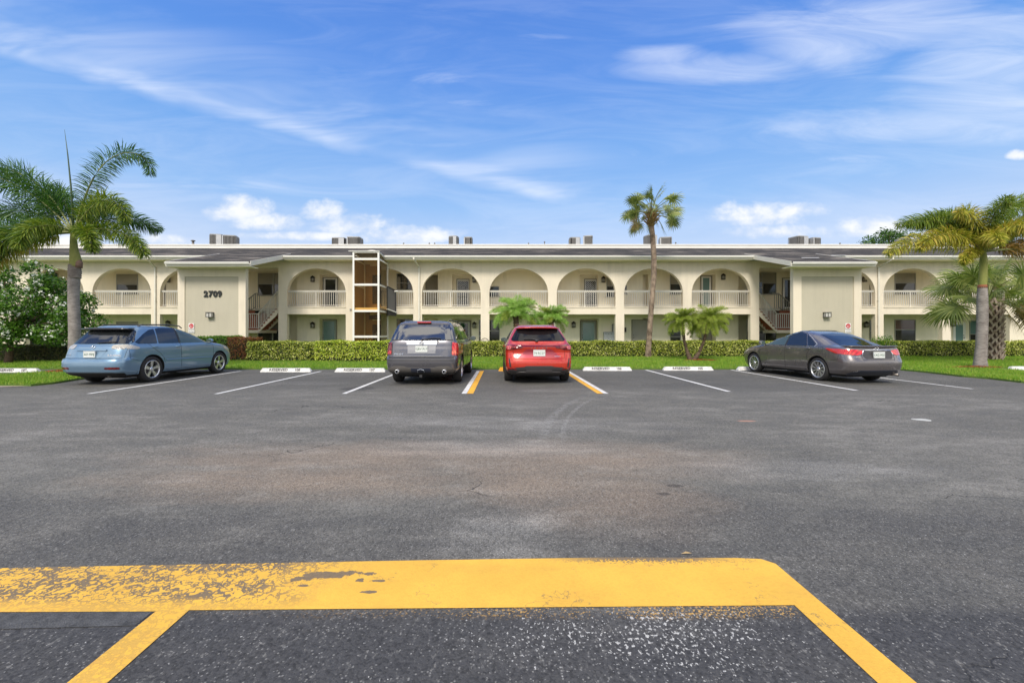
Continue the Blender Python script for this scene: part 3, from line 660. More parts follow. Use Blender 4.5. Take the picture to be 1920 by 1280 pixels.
# eaves: fascia, soffit, gutter
fa = MB(); so_ = MB(); gu = MB()
def eave(x0, x1, y, zt, wally, zsof):
    fa.box(x0, x1, y, y + 0.04, zt - 0.26, zt - 0.02 - th * 0)
    so_.box(x0, x1, y + 0.04, wally, zsof, zsof + 0.03)
    g = [(y - 0.13, zt - 0.03), (y - 0.13, zt - 0.075), (y - 0.10, zt - 0.15), (y - 0.004, zt - 0.15), (y - 0.004, zt - 0.14), (y - 0.09, zt - 0.135), (y - 0.115, zt - 0.07), (y - 0.115, zt - 0.03)]
    n = len(g)
    gu.add([(x0, a, b_) for a, b_ in g] + [(x1, a, b_) for a, b_ in g], [(i, i+n, (i+1) % n + n, (i+1) % n) for i in range(n)] + [(7,6,5,4,3,2,1,0), tuple(range(n, 2*n))])
for a, b_ in ((XL, mx(TW[1])), (mx(TW[0]), TW[0]), (TW[1], XR)): eave(a, b_, YE, ZE, YF, 5.89)
YTW = 24.4
for a, b_ in ((mx(TW[1]), mx(TW[0])), (TW[0], TW[1])): eave(a, b_, YTE, rz_(YTE), YTW, 4.93)
# raking barge boards on both sides of each stair roof, and their sloping soffit
for s in (1, -1):
    for xx in TW:
        X_ = xx if s == 1 else mx(xx); o = 0.03 if (xx == TW[1]) == (s == 1) else -0.03
        fa.prism([(YTE, rz_(YTE) - 0.24), (YE + 0.9, rz_(YE + 0.9) - 0.24), (YE + 0.9, rz_(YE + 0.9) + 0.025), (YTE, rz_(YTE) + 0.025)], min(X_, X_ + o), max(X_, X_ + o), 'yz')
    a, b_ = sorted((TW[0] + 0.04 if s == 1 else mx(TW[0] + 0.04), TW[1] - 0.04 if s == 1 else mx(TW[1] - 0.04)))
    so_.prism([(YTW + 0.3, rz_(YTW + 0.3) - 0.22), (YF, rz_(YF) - 0.22), (YF, rz_(YF) - 0.16), (YTW + 0.3, rz_(YTW + 0.3) - 0.16)], a, b_, 'yz')
fa.build('fascia', TRIM, B); so_.build('soffit', INNER, B); gu.build('gutter', WTRIM, B)
# ---- stair tower screens
for s in (1, -1):
    m_ = (lambda v: v) if s == 1 else mx
    x0, x1 = sorted((m_(16.16), m_(19.97))); w = MB(); t = 0.27
    pc = (16.72, 19.53) if s == 1 else (mx(19.53), mx(16.72))
    if s == 1: pc = (wx(1503, YTW), wx(1601.5, YTW))
    else: pc = (wx(346, YTW), wx(447, YTW)); 
    if s == -1: x0, x1 = wx(333, YTW), wx(460.5, YTW)
    else: x0, x1 = wx(1487.5, YTW), wx(1615.5, YTW)
    w.box(x0, pc[0], YTW, YTW + t, 0, 5.02); w.box(pc[1], x1, YTW, YTW + t, 0, 5.02); w.box(pc[0], pc[1], YTW, YTW + t, 4.49, 5.02)
    wo = w.build('stair_screen_wall', CREAM, B, fixn=False)
    p_ = MB(); p_.box(pc[0], pc[1], YTW + 0.05, YTW + t - 0.01, 0, 4.49); po = p_.build('recessed_panel', PANEL, wo)
    if s == -1:
        for q, ch in zip((385.5, 394.3, 403.2, 411.6), '2709'): lettering('house_number', ch, 0.45, M('black_house_number', (0.02,0.022,0.02), 0.5, var=0.1), facing(wx(q, YTW), YTW + 0.02, wz(551.5, YTW)), wo, 0.03, 1.0, 1.0, 0.022)
    # box lamp on the panel
    lx = wx(394.5, YTW) if s == -1 else wx(1549.5, YTW); lz = wz(590, YTW)
    L = MB(); L.box(lx-0.17, lx+0.17, YTW-0.16, YTW+0.045, lz+0.11, lz+0.145); L.box(lx-0.17, lx+0.17, YTW-0.16, YTW+0.045, lz-0.145, lz-0.11)
    for q in (-0.16, 0.0, 0.16):
        L.box(lx+q-0.012, lx+q+0.012, YTW-0.155, YTW-0.13, lz-0.11, lz+0.11)
    L.box(lx-0.17, lx-0.146, YTW+0.0, YTW+0.045, lz-0.11, lz+0.11); L.box(lx+0.146, lx+0.17, YTW, YTW+0.045, lz-0.11, lz+0.11)
    lo_ = L.build('wall_lamp', M('pewter_metal', (0.16,0.15,0.14), 0.5, 0.5), B)
    Q = MB(); Q.box(lx-0.14, lx+0.14, YTW-0.125, YTW+0.04, lz-0.109, lz+0.109); Q.build('lamp_glass', M('frosted_lamp_glass', (0.55,0.54,0.5), 0.3), lo_)
# ---- tow-away signs
def sign(px, py0, py1, label):
    Y = YTW + 0.03; x = wx(px, Y)
    t = empty('tow_sign', (x, Y, 0), 0, label, 'sign', 'tow away signs on the stair screen walls')
    zc = wz((py0 + py1) / 2, Y)
    p = MB(); p.box(-0.15, 0.15, -0.012, 0, wz(616.5, Y), wz(606, Y)); p.build('sign_plate', M('white_sign_paint', (0.8,0.78,0.76), 0.4), t)
    q = MB(); q.box(-0.17, 0.17, -0.012, 0, wz(624, Y), wz(617.6, Y)); q.build('text_plate', MATS['white_sign_paint'], t)
    red = M('red_sign_paint', (0.55, 0.035, 0.045), 0.45); d = MB(); zc = wz(611, Y)
    d.lathe([(0.125, -0.016), (0.125, -0.013)], 28, 'y', (0, 0, zc), sm=False); d.build('red_disc', red, t)
    g = MB(); pk = M('pink_sign_paint', (0.80, 0.55, 0.55), 0.5)    # little tow truck mark hooked to a car
    g.box(-0.085, -0.01, -0.019, -0.0165, zc-0.05, zc-0.01); g.box(-0.05, -0.01, -0.019, -0.0165, zc-0.01, zc+0.035); g.bar((-0.07,-0.018,zc-0.01), (0.01,-0.018,zc+0.05), 0.002, 0.014)
    g.bar((0.0,-0.018,zc-0.04), (0.08,-0.018,zc+0.0), 0.002, 0.03); g.build('tow_mark', pk, t)
    lettering('lettering', 'TOW AWAY ZONE', 0.036, M('sign_black', (0.03,0.03,0.03), 0.5), facing(0, -0.014, wz(619.2, Y)), t, 0.002, 0.95)
    lettering('lettering', '24 HOURS', 0.075, MATS['sign_black'], facing(0, -0.014, wz(622, Y)), t, 0.002, 0.8)
sign(359, 606, 624, 'small white tow sign with red disc low on the panel under the number 2709')
sign(1590, 606, 624, 'small white tow sign with red disc on the right stair panel above the dark sedan')
# ---- downspouts
for px, d in ((292, -1), (786, 1), (1646, -1)):
    x = FX(px); dsp = MB()
    dsp.bar((x - d * 0.18, YE - 0.07, ZE - 0.15), (x - d * 0.17, YE - 0.07, ZE - 0.27), 0.09, 0.07, (0, 1, 0))
    dsp.bar((x - d * 0.17, YE - 0.07, ZE - 0.25), (x, YF - 0.06, ZE - 0.62), 0.09, 0.07); dsp.bar((x, YF - 0.055, ZE - 0.58), (x, YF - 0.055, 0.1), 0.09, 0.07, (0, 1, 0))
    for z in (5.0, 3.4, 1.8): dsp.box(x - 0.065, x + 0.065, YF - 0.095, YF - 0.001, z, z + 0.03)
    dsp.build('downspout', TRIM, B)
# ---- railings
def railing(x0, x1, y, z0=ZS, h=1.03, sp=0.135):
    r = MB(); r.box(x0, x1, y - 0.045, y + 0.045, z0 + h - 0.035, z0 + h + 0.02); r.box(x0, x1, y - 0.02, y + 0.02, z0 + h - 0.10, z0 + h - 0.036)
    r.box(x0, x1, y - 0.02, y + 0.02, z0 + 0.07, z0 + 0.11)
    n = int((x1 - x0) / sp); 
    for i in range(1, n):
        xx = x0 + (x1 - x0) * i / n; w = 0.0135 if i != n // 2 else 0.03
        r.box(xx - w, xx + w, y - w, y + w, z0 + 0.11, z0 + h - 0.1) if i != n // 2 else r.box(xx - w, xx + w, y - w, y + w, z0, z0 + h - 0.1)
    r.build('railing', RAILM, B)
for b in allb: railing(b - OW/2, b + OW/2, YF + 0.14)
# ---- doors, windows, lanterns on the corridor walls
def ztop(py, Y): return wz(py, Y)
def window(px0, px1, py0, py1, Y=YW, top=GBLIND, bot=GDARK, split=0.5, mull=None):
    x0, x1 = wx(px0, Y), wx(px1, Y); z1, z0 = wz(py0, Y), wz(py1, Y); y = Y - 0.05
    f = MB(); w = 0.035
    f.box(x0, x1, y, Y - 0.001, z1 - w, z1); f.box(x0 - 0.05, x1 + 0.05, y - 0.05, Y - 0.001, z0 - 0.05, z0); f.box(x0, x0 + w, y, Y - 0.001, z0, z1 - w); f.box(x1 - w, x1, y, Y - 0.001, z0, z1 - w)
    zm = z0 + (z1 - z0) * (1 - split); f.box(x0 + w, x1 - w, y + 0.006, Y - 0.001, zm - 0.025, zm + 0.025)
    if mull: 
        xm = x0 + (x1 - x0) * mull; f.box(xm - 0.045, xm + 0.045, y - 0.01, Y - 0.001, z0, z1 - w)
    fo = f.build('window', M('window_frame_grey', (0.34,0.33,0.29), 0.5, var=0.05), B)
    for m_, a, b_ in ((top, zm + 0.025, z1 - w), (bot, z0, zm - 0.025)):
        p = MB(); p.box(x0 + w, x1 - w, y + 0.028, Y - 0.002, a, b_); p.build('pane', m_, fo)
    if top is GBLIND:
        s = MB(); k = int((z1 - w - zm) / 0.075)
        for i in range(k): 
            zz = zm + 0.06 + i * 0.075
            if zz < z1 - w - 0.02: s.box(x0 + w + 0.01, x1 - w - 0.01, y + 0.021, y + 0.026, zz, zz + 0.05)
        if k > 1: s.build('blind_slats', M('blind_slat', (0.36,0.33,0.26), 0.6, var=0.05), fo)
def door(px0, px1, pyt, floor, Y, frame=TAUPE, leaf=TAUPE, glass=None, lattice=False, fw=0.05, hs=1, leafin=0.06, gy=(0.14, 0.10)):
    x0, x1 = wx(px0, Y), wx(px1, Y); z1 = wz(pyt, Y); z0 = floor
    f = MB(); f.box(x0, x0 + fw, Y - 0.06, Y - 0.001, z0, z1); f.box(x1 - fw, x1, Y - 0.06, Y - 0.001, z0, z1); f.box(x0 + fw, x1 - fw, Y - 0.06, Y - 0.001, z1 - fw, z1)
    d = MB(); d.box(x0 + fw + 0.004, x1 - fw - 0.004, Y - 0.045, Y - 0.004, z0 + 0.01, z1 - fw - 0.004); do = d.build('door', leaf, B)
    f.build('door_frame', frame, do)
    if glass:
        g = MB(); gx = 0.12 if lattice is False else 0.03
        g.box(x0 + fw + gx, x1 - fw - gx, Y - 0.051, Y - 0.046, z0 + gy[0], z1 - fw - gy[1]); g.build('door_glass', glass, do)
    if lattice:
        l = MB(); a0, a1, b0, b1 = x0 + fw + 0.02, x1 - fw - 0.02, z0 + 0.06, z1 - fw - 0.04; st = 0.14; w = a1 - a0
        k = -w
        while k < b1 - b0:
            for sg in (1, -1):
                pts = []
                for q in (0, 1):
                    xx = a0 + w * q if sg == 1 else a1 - w * q; zz = b0 + k + w * q; pts.append([xx, zz])
                (xa, za), (xb, zb) = pts
                if zb < b0 or za > b1: continue
                if za < b0: t_ = (b0 - za) / (zb - za); xa += (xb - xa) * t_; za = b0
                if zb > b1: t_ = (b1 - za) / (zb - za); xb = xa + (xb - xa) * t_; zb = b1
                l.bar((xa, Y - 0.062, za), (xb, Y - 0.062, zb), 0.008, 0.016, (0, 1, 0))
            k += st
        for xx in (a0 - 0.015, a1 - 0.0): l.box(xx, xx + 0.03, Y - 0.075, Y - 0.052, b0 - 0.03, b1 + 0.03)
        l.build('security_lattice', M('white_lattice', (0.74,0.74,0.72), 0.5), do)
    h = MB(); hx = (x1 - fw - 0.08) if hs > 0 else (x0 + fw + 0.08)
    h.lathe([(0.028, -0.10), (0.03, -0.085), (0.012, -0.075), (0.012, -0.046)], 10, 'y', (hx, Y, z0 + 0.98)); h.lathe([(0.024, -0.065), (0.026, -0.046)], 10, 'y', (hx, Y, z0 + 1.14))
    h.build('handle', DARKM, do)
def lantern(px, py, Y=YW):
    x, z = wx(px, Y), wz(py, Y); s = 1.0; L = MB()
    L.box(x - 0.05, x + 0.05, Y - 0.02, Y - 0.001, z - 0.10, z + 0.16); L.bar((x, Y - 0.02, z + 0.17), (x, Y - 0.15, z + 0.20), 0.02)
    L.lathe([(0.155, z + 0.09), (0.15, z + 0.12), (0.11, z + 0.18), (0.05, z + 0.215), (0.012, z + 0.25)], 14, 'z', (x, Y - 0.165, 0))
    L.lathe([(0.13, z - 0.17), (0.14, z - 0.15), (0.14, z - 0.135)], 14, 'z', (x, Y - 0.165, 0))
    for k in range(6):
        a = math.pi / 6 + k * math.pi / 3; L.bar((x + 0.13 * math.cos(a), Y - 0.165 + 0.13 * math.sin(a), z - 0.135), (x + 0.13 * math.cos(a), Y - 0.165 + 0.13 * math.sin(a), z + 0.09), 0.016)
    o = L.build('lantern', DARKM, B); g = MB(); g.lathe([(0.105, z - 0.134), (0.105, z + 0.089)], 12, 'z', (x, Y - 0.165, 0)); g.build('lamp_glass', M('seedy_glass', (0.42,0.41,0.36), 0.15), o)
YA = YW + 0.55
G0 = 0.06
# upper floor
window(219, 259, 514, 551, split=0.52); window(744, 772, 513, 543, top=GDARK, split=0.6); window(905, 936, 537, 556, top=GDARK, split=0.5)
window(1137, 1160, 517, 556, split=0.5); window(1256, 1286, 512, 551, split=0.52); window(1399, 1430, 528, 551, top=GDARK); window(1677, 1716, 512, 551, split=0.48)
window(1160, 1175, 535, 551, top=GDARK); window(92, 110, 512, 551, top=GDARK, mull=0.6); window(1800, 1830, 515, 551)
window(283, 300, 512, 551)
door(606, 634, 520, ZS, YA, TAUPE, WTRIM, GDARK, hs=1); lantern(588, 524)
lantern(889.5, 525); door(856, 880, 523, ZS, YA, TAUPE, WTRIM, GDARK, lattice=True); lantern(1130.5, 525)
door(1095, 1119, 523, ZS, YA, TAUPE, WTRIM, GDARK, lattice=True); door(1313, 1334, 517, ZS, YA, TAUPE, WTRIM, GTEAL, hs=-1); lantern(1354, 520)
lantern(318, 525); lantern(1618, 524); door(300, 311, 518, ZS, YW, TAUPE, DARKM, None); door(1630, 1648, 518, ZS, YW, TAUPE, DARKM, None)
x0, x1 = WX(795.5), WX(820.5)
q = MB(); q.box(x0, x1, YA - 0.02, YA - 0.001, ZS, 5.34); q.build('alcove_back_sheet', M('dark_taupe_sheet', (0.26,0.235,0.18), 0.8), B)  # darker flat sheet across the back of this upper alcove
# ground floor
window(219, 259, 603, 640, split=0.5); window(1677, 1716, 599, 640, top=GRED, split=0.46); window(1817, 1845, 601, 642, top=GTEAL, split=0.62)
window(898, 937, 600, 642, split=0.48, top=GDARK); window(1256, 1276, 618, 644, top=GDARK); window(1399, 1435, 600, 642, split=0.5); window(744, 772, 598, 640, top=GDARK)
window(103, 117, 632, 650, top=GBLIND); window(1630, 1643, 600, 640, top=GDARK)
door(603, 632, 599, G0, YA, TAUPE, M('grey_teal_paint', (0.30,0.34,0.31), 0.6), GTEAL, hs=-1); lantern(588, 610)
door(853, 884, 600, G0, YA, TAUPE, M('white_door_paint', (0.55,0.54,0.50), 0.5), GDARK, hs=1, fw=0.12); lantern(889.5, 610)
door(1087, 1119, 600, G0, YA, TAUPE, MATS['grey_teal_paint'], GTEAL, hs=-1, fw=0.1); lantern(1075, 609)
door(1184, 1216, 599, G0, YW, TAUPE, M('grey_beige_door', (0.31,0.29,0.245), 0.6), None, hs=-1); lantern(1354, 610); door(1311, 1342, 599, G0, YA, TAUPE, TAUPE, None)
lantern(318, 607); lantern(1621, 609); door(1786, 1809, 605, G0, YW, WTRIM, WTRIM, GTEAL, hs=1, gy=(0.2,0.08)); lantern(1783, 607)
door(57, 83, 624, G0, YW, TAUPE, TAUPE, GTEAL); door(1310, 1342, 700, G0, YA) if False else None
# ---- stairs inside the stairwells
def stairs(s):
    e = (lambda v: v) if s == 1 else mx
    st = MB(); tr = MB(); y0, y1 = YF + 0.32, YF + 1.35; x0, z0, x1, z1 = stw_r[0] + 0.12, ZS, 17.72, 1.60; n = 8
    dx, dz = (x1 - x0) / n, (z0 - z1) / n
    # closed stepped stringer with a straight sloping underside
    poly = [(x0 - 0.1, z0)]; 
    for i in range(n): poly += [(x0 + dx * i, z0 - dz * i), (x0 + dx * i, z0 - dz * (i + 1))]
    poly += [(x1, z1), (x1 + 2.6, z1), (x1 + 2.6, z1 - 0.22), (x1 - 0.02, z1 - 0.22), (x0 - 0.1, z0 - 0.42)]
    P2 = [(e(a), b) for a, b in poly]
    body = MB(); 
    for yy in (y0, y1 - 0.06):
        # strips keep it convex
        for i in range(n):
            xa, xb = x0 + dx * i, x0 + dx * (i + 1); sl = (z1 - 0.22 - (z0 - 0.42)) / (x1 - (x0 - 0.1))
            za, zb = (z0 - 0.42) + sl * (xa - x0 + 0.1), (z0 - 0.42) + sl * (xb - x0 + 0.1); zt = z0 - dz * (i + 1)
            body.prism([(e(xa), za), (e(xb), zb), (e(xb), zt), (e(xa), zt)], yy, yy + 0.06)
    body.box(e(x0 - 0.1), e(x0), y0, y1, z0 - 0.42, z0); body.box(e(x1), e(x1 + 2.6), y0, YB, z1 - 0.24, z1 - 0.05)
    so = body.build('staircase', CREAM, B)
    for i in range(n):
        tr.box(e(x0 + dx * i - 0.02), e(x0 + dx * (i + 1)), y0 + 0.0, y1, z0 - dz * (i + 1) - 0.0 + 0.002, z0 - dz * (i + 1) + 0.05)
        tr.box(e(x0 + dx * i - 0.035), e(x0 + dx * i - 0.002), y0 + 0.002, y1 - 0.002, z0 - dz * (i + 1) + 0.052, z0 - dz * i + 0.001)
    tr.box(e(x1), e(x1 + 2.6), y0 + 0.002, YB, z1 - 0.049, z1 + 0.03); tr.box(e(x1 + 0.05), e(x1 + 2.6), y1 + 0.1, y1 + 0.14, z1 + 0.031, z1 + 1.25)
    # back flight coming down from the walkway towards the landing
    bx, n2 = 18.55, 6
    for i in range(n2):
        tr.box(e(bx + 0.26 * i), e(bx + 0.26 * (i + 1)), 29.5, 30.6, ZS - 0.2 * (i + 1) - 0.12, ZS - 0.2 * (i + 1)); 
    tr.build('treads', TERRA, so)
    r = MB(); y = y0 + 0.05
    a = Vector((e(x0 - 0.03), y, z0 + 1.02)); b = Vector((e(x1 - 0.02), y, z1 + 1.02)); r.bar(a, b, 0.09, 0.05); r.bar(a - Vector((0,0,0.93)), b - Vector((0,0,0.93)), 0.04, 0.04)
    r.bar((e(x0 - 0.03), y, z0 - 0.05), (e(x0 - 0.03), y, z0 + 1.02), 0.06); r.bar((e(x1 - 0.02), y, z1), (e(x1 - 0.02), y, z1 + 1.0), 0.07)
    m = 13
    for i in range(1, m):
        t = i / m; p = a.lerp(b, t); w = 0.03 if i != 6 else 0.05; r.bar(p - Vector((0,0,0.93)), p, w)
    r.bar((e(x1), y, z1 + 1.0), (e(x1 + 2.4), y, z1 + 1.0), 0.09, 0.05); r.bar((e(x1), y, z1 + 0.1), (e(x1 + 2.4), y, z1 + 0.1), 0.04)
    for i in range(1, 20): r.bar((e(x1 + 0.125 * i), y, z1 + 0.1), (e(x1 + 0.125 * i), y, z1 + 1.0), 0.03)
    r.build('stair_railing', RAILM, so)
    r = MB(); y = 29.52; a = Vector((e(bx), y, ZS + 0.98)); b = Vector((e(bx + 1.5), y, ZS - 0.25)); r.bar(a, b, 0.07, 0.05); r.bar(a - Vector((0,0,0.9)), b - Vector((0,0,0.9)), 0.035)
    r.bar(a, a - Vector((0,0,1.0)), 0.05)
    for i in range(1, 11): p = a.lerp(b, i / 11); r.bar(p - Vector((0,0,0.9)), p, 0.028)
    xx = e(bx - 0.4); r.bar(a, (xx, y, ZS + 0.98), 0.06, 0.05)
    for i in range(3): r.bar((e(bx - 0.13 * i), y, ZS), (e(bx - 0.13 * i), y, ZS + 0.98), 0.026)
    r.build('stair_railing', M('weathered_rail', (0.27,0.26,0.22), 0.6), so)
stairs(1); stairs(-1)
Yb = YB
window(1417, 1455, 511, 551, Yb, mull=0.28, split=0.5); window(1417, 1455, 597, 642, Yb, mull=0.36, split=0.5)
window(484, 524, 512, 553, Yb, top=GRED if False else GBLIND, mull=0.74, split=0.5); window(484, 524, 603, 642, Yb, mull=0.7, split=0.45)
door(1466, 1485, 521, ZS, Yb, TAUPE, WTRIM, GDARK); 
# white roof patches of coating on the right stair roof
pt = MB()
for (px, py, w, h) in ((1519, 483, 0.55, 0.10), (1572, 479, 0.5, 0.12)):
    for _ in range(40):
        pass
    y = 25.6 if py == 483 else 27.0; x = wx(px, y); z = rz_(y) + 0.012
    pt.add([(x - w, y - h, rz_(y - h) + 0.012), (x + w * 0.9, y - h * 1.1, rz_(y - h * 1.1) + 0.012), (x + w, y + h, rz_(y + h) + 0.012), (x - w * 0.8, y + h, rz_(y + h) + 0.012)], [(0,1,2,3)])
pt.build('roof_patch', WTRIM, B)

# ------------------------------------------------------------------ glazed lift shaft in front of the walkway
GS = empty('glazed_lift_shaft', (wx(686, 25.9), 25.9, 0), 0, 'narrow white framed two storey glazed shaft with amber panels beside the grey SUV', 'lift shaft')
gx0, gx1, gy0, gy1 = 0, 0, 25.9, YF - 0.004
X0, X1 = wx(661, 25.9), wx(711, 25.9); ox = GS.location.x
f = MB(); w = 0.10
def L_(x): return x - ox
zt0 = 6.16
zb = [wz(y, 25.9) for y in (631, 582.8, 533.6, 485.5)]
for x in (X0 + w/2, X1 - w/2):
    f.box(L_(x) - w/2, L_(x) + w/2, 0, w, 0, zt0); 
    f.box(L_(x) - w/2, L_(x) + w/2, gy1 - gy0 - w * 0.9, gy1 - gy0, 0, 6.0)
for z in zb + [zt0 - 0.04, 0.1]:
    hh = 0.06 if z != zt0 - 0.04 else 0.035
    f.box(L_(X0) + w, L_(X1) - w, 0.005, w - 0.005, z - hh, z + hh)
    for x in (X0, X1 - w):
        zz = z if z < zt0 - 0.1 else z
        b2 = z - (0.17 if z > 6 else 0)
        f.bar((L_(x) + w/2, w, z), (L_(x) + w/2, gy1 - gy0 - w, b2), w - 0.01, hh * 1.6)
f.box(L_(X0) - 0.22, L_(X1) + 0.03, -0.05, 0.06, zt0, zt0 + 0.035)
# arched top trim
for i in range(12):
    a0, a1 = math.pi * i / 12, math.pi * (i + 1) / 12; rx = 0.48; cxm = L_((X0 + X1) / 2) + 0.1
    f.bar((cxm - rx * math.cos(a0), 0.9, 6.12 + 0.26 * math.sin(a0)), (cxm - rx * math.cos(a1), 0.9, 6.12 + 0.26 * math.sin(a1)), 0.05)
f.build('frame', WTRIM, GS)
rfm = MB(); rfm.prism([(0.06, zt0 - 0.0), (gy1 - gy0 - 0.02, 6.0), (gy1 - gy0 - 0.02, 6.03), (0.06, zt0 + 0.03)], L_(X0), L_(X1), 'yz'); rfm.build('roof_sheet', M('grey_roof_sheet', (0.35,0.35,0.34), 0.4), GS)
def tint(name, col, k):
    m, nt, b = newmat(name); tr = nt.nodes.new('ShaderNodeBsdfTransparent'); tr.inputs[0].default_value = (*col, 1)
    b.inputs['Base Color'].default_value = (0.10, 0.08, 0.06, 1); b.inputs['Roughness'].default_value = 0.03; b.inputs['Specular IOR Level'].default_value = 0.4
    mx_ = nt.nodes.new('ShaderNodeMixShader'); mx_.inputs[0].default_value = k; nt.links.new(tr.outputs[0], mx_.inputs[1]); nt.links.new(b.outputs[0], mx_.inputs[2])
    nt.links.new(mx_.outputs[0], nt.nodes['Material Output'].inputs[0]); m.use_transparent_shadow = True if hasattr(m, 'use_transparent_shadow') else None; return m
AMB = tint('amber_glass', (0.98, 0.88, 0.68), 0.07); GRY = tint('smoked_glass', (0.80, 0.78, 0.74), 0.10)
zz = [0.16] + [v for v in zb] + [zt0 - 0.07]
for a, b_ in zip(zz[:-1], zz[1:]):
    if b_ - a < 0.1: continue
    p = MB(); p.box(L_(X0) + w, L_(X1) - w, 0.045, 0.055, a + 0.06, b_ - 0.06); p.build('glass_panel', AMB if b_ < 6 else GRY, GS)
    p = MB(); p.prism([(w, a + 0.05), (gy1 - gy0 - w, a + 0.05), (gy1 - gy0 - w, b_ - 0.05 - (0.12 if b_ > 6 else 0)), (w, b_ - 0.05)], L_(X1) - w/2 - 0.005, L_(X1) - w/2 + 0.005, 'yz'); p.build('glass_panel', GRY, GS)
AW = M('amber_board', (0.36, 0.235, 0.11), 0.6, var=0.10, scale=1.5)
p = MB(); p.box(L_(X0) + 0.004, L_(X0) + 0.05, w + 0.01, gy1 - gy0 - w, 0.1, 5.95); p.box(L_(X0) + w + 0.02, L_(X0) + w + 0.30, gy1 - gy0 - 0.05, gy1 - gy0 - 0.01, 0.1, 5.7); p.build('side_board', AW, GS)
# back boards with dark doorways on both storeys
x0b = L_(X0) + w + 0.30; p = MB()
for z0_, z1_ in ((0.1, 2.5), (3.0, 5.6)): 
    p.box(x0b, x0b + 0.16, gy1 - gy0 - 0.05, gy1 - gy0 - 0.012, z0_, z1_)
p.box(x0b + 0.162, L_(X1) - w - 0.35, gy1 - gy0 - 0.05, gy1 - gy0 - 0.012, 5.05, 5.6); p.box(x0b + 0.162, L_(X1) - w - 0.35, gy1 - gy0 - 0.05, gy1 - gy0 - 0.012, 3.0, 3.2); p.box(x0b + 0.162, L_(X1) - w - 0.35, gy1 - gy0 - 0.05, gy1 - gy0 - 0.012, 1.9, 2.15)
p.build('back_board', AW, GS)
p = MB(); p.box(x0b + 0.165, L_(X1) - w - 0.36, gy1 - gy0 - 0.03, gy1 - gy0 - 0.014, 3.2, 5.05); p.box(x0b + 0.165, L_(X1) - w - 0.36, gy1 - gy0 - 0.03, gy1 - gy0 - 0.014, 0.1, 1.9); p.box(x0b - 0.05, L_(X1) - w - 0.36, gy1 - gy0 - 0.07, gy1 - gy0 - 0.052, 2.22, 2.5)
p.build('lift_door', M('dark_lift_door', (0.05,0.04,0.032), 0.4), GS)
p = MB(); p.box(L_(X0) + w, L_(X1) - w, w, gy1 - gy0 - 0.1, 2.72, 2.86); p.build('landing', CREAM, GS)

# black framed lift gate panel folded out beside the shaft
GT = empty('lift_gate', (wx(735, 27.7), 27.7, 3.0), 0, 'dark grey gate panel with black frame beside the glazed shaft, on the walkway edge', 'gate')
gm = M('black_frame_metal', (0.02,0.02,0.022), 0.5); p = MB()
ya = 0.26
p.add([(-0.22,-0.3,1.27),(0.17,ya,1.05),(0.17,ya,-0.42),(-0.22,-0.3,-0.42),(-0.22,-0.26,1.27),(0.17,ya+0.04,1.05),(0.17,ya+0.04,-0.42),(-0.22,-0.26,-0.42)], [(0,1,2,3),(7,6,5,4),(0,4,5,1),(1,5,6,2),(2,6,7,3),(3,7,4,0)])
p.build('panel', M('grey_mesh_panel', (0.14,0.135,0.13), 0.6), GT)
p = MB()
for a, b_ in (((-0.22,-0.33,1.27),(0.17,ya-0.03,1.05)), ((0.17,ya-0.03,1.05),(0.17,ya-0.03,-0.42)), ((-0.22,-0.33,1.27),(-0.22,-0.33,-0.42))): p.bar(a, b_, 0.05)
p.bar((-0.22,-0.36,-0.42), (0.2,ya-0.06,-0.42), 0.10, 0.28); p.build('frame', gm, GT)
p = MB(); p.bar((-0.20,-0.42,-0.16), (0.22,ya-0.12,-0.34), 0.14, 0.06); p.tube([(0.16,-0.02,0.98),(0.38,-0.02,0.98)], 0.06, 10); p.build('cover', WTRIM, GT)

# ------------------------------------------------------------------ roof equipment
def ac_unit(x, y, z, w, h, rz, label, kind=0):
    t = empty('air_conditioner', (x, y, z), rz, label, 'air conditioner', 'air conditioning units on the flat roof')
    gm = M('ac_grey_metal', (0.33,0.32,0.30), 0.5, 0.3, var=0.1, scale=4); c = MB(); ch = 0.10
    P = [(-w/2+ch,-w/2),(w/2-ch,-w/2),(w/2,-w/2+ch),(w/2,w/2-ch),(w/2-ch,w/2),(-w/2+ch,w/2),(-w/2,w/2-ch),(-w/2,-w/2+ch)]
    c.prism([(a*.93, b*.93) for a, b in P], 0.08, h - 0.07, 'xy'); c.build('coil', M('ac_dark_coil', (0.05,0.045,0.04), 0.7), t)
    c = MB(); c.prism(P, h - 0.07, h, 'xy'); c.prism(P, 0.0, 0.08, 'xy'); c.lathe([(w*0.36, h), (w*0.34, h+0.035), (0.05, h+0.05)], 18, 'z', sm=False)
    for i in range(8):
        a, b = Vector(P[i]), Vector(P[(i+1) % 8]); L = (b - a).length; n = max(2, int(L / 0.085))
        for k in range(n + 1):
            q = a.lerp(b, k / n); c.box(q.x - 0.011, q.x + 0.011, q.y - 0.011, q.y + 0.011, 0.08, h - 0.07)
    c.build('casing', gm, t)
    c = MB(); c.box(w*0.05, w/2 - ch*0.4, -w/2 - 0.012, -w/2 + 0.02, 0.25, h - 0.05) if kind else c.box(-w/2 - 0.01, -w/2 + 0.12, -w/2 + 0.02, -w/2 + ch + 0.25, 0.2, h - 0.06)
    c.build('service_panel', M('ac_light_panel', (0.46,0.46,0.45), 0.4, 0.3), t)
    return t
YR = 34.7
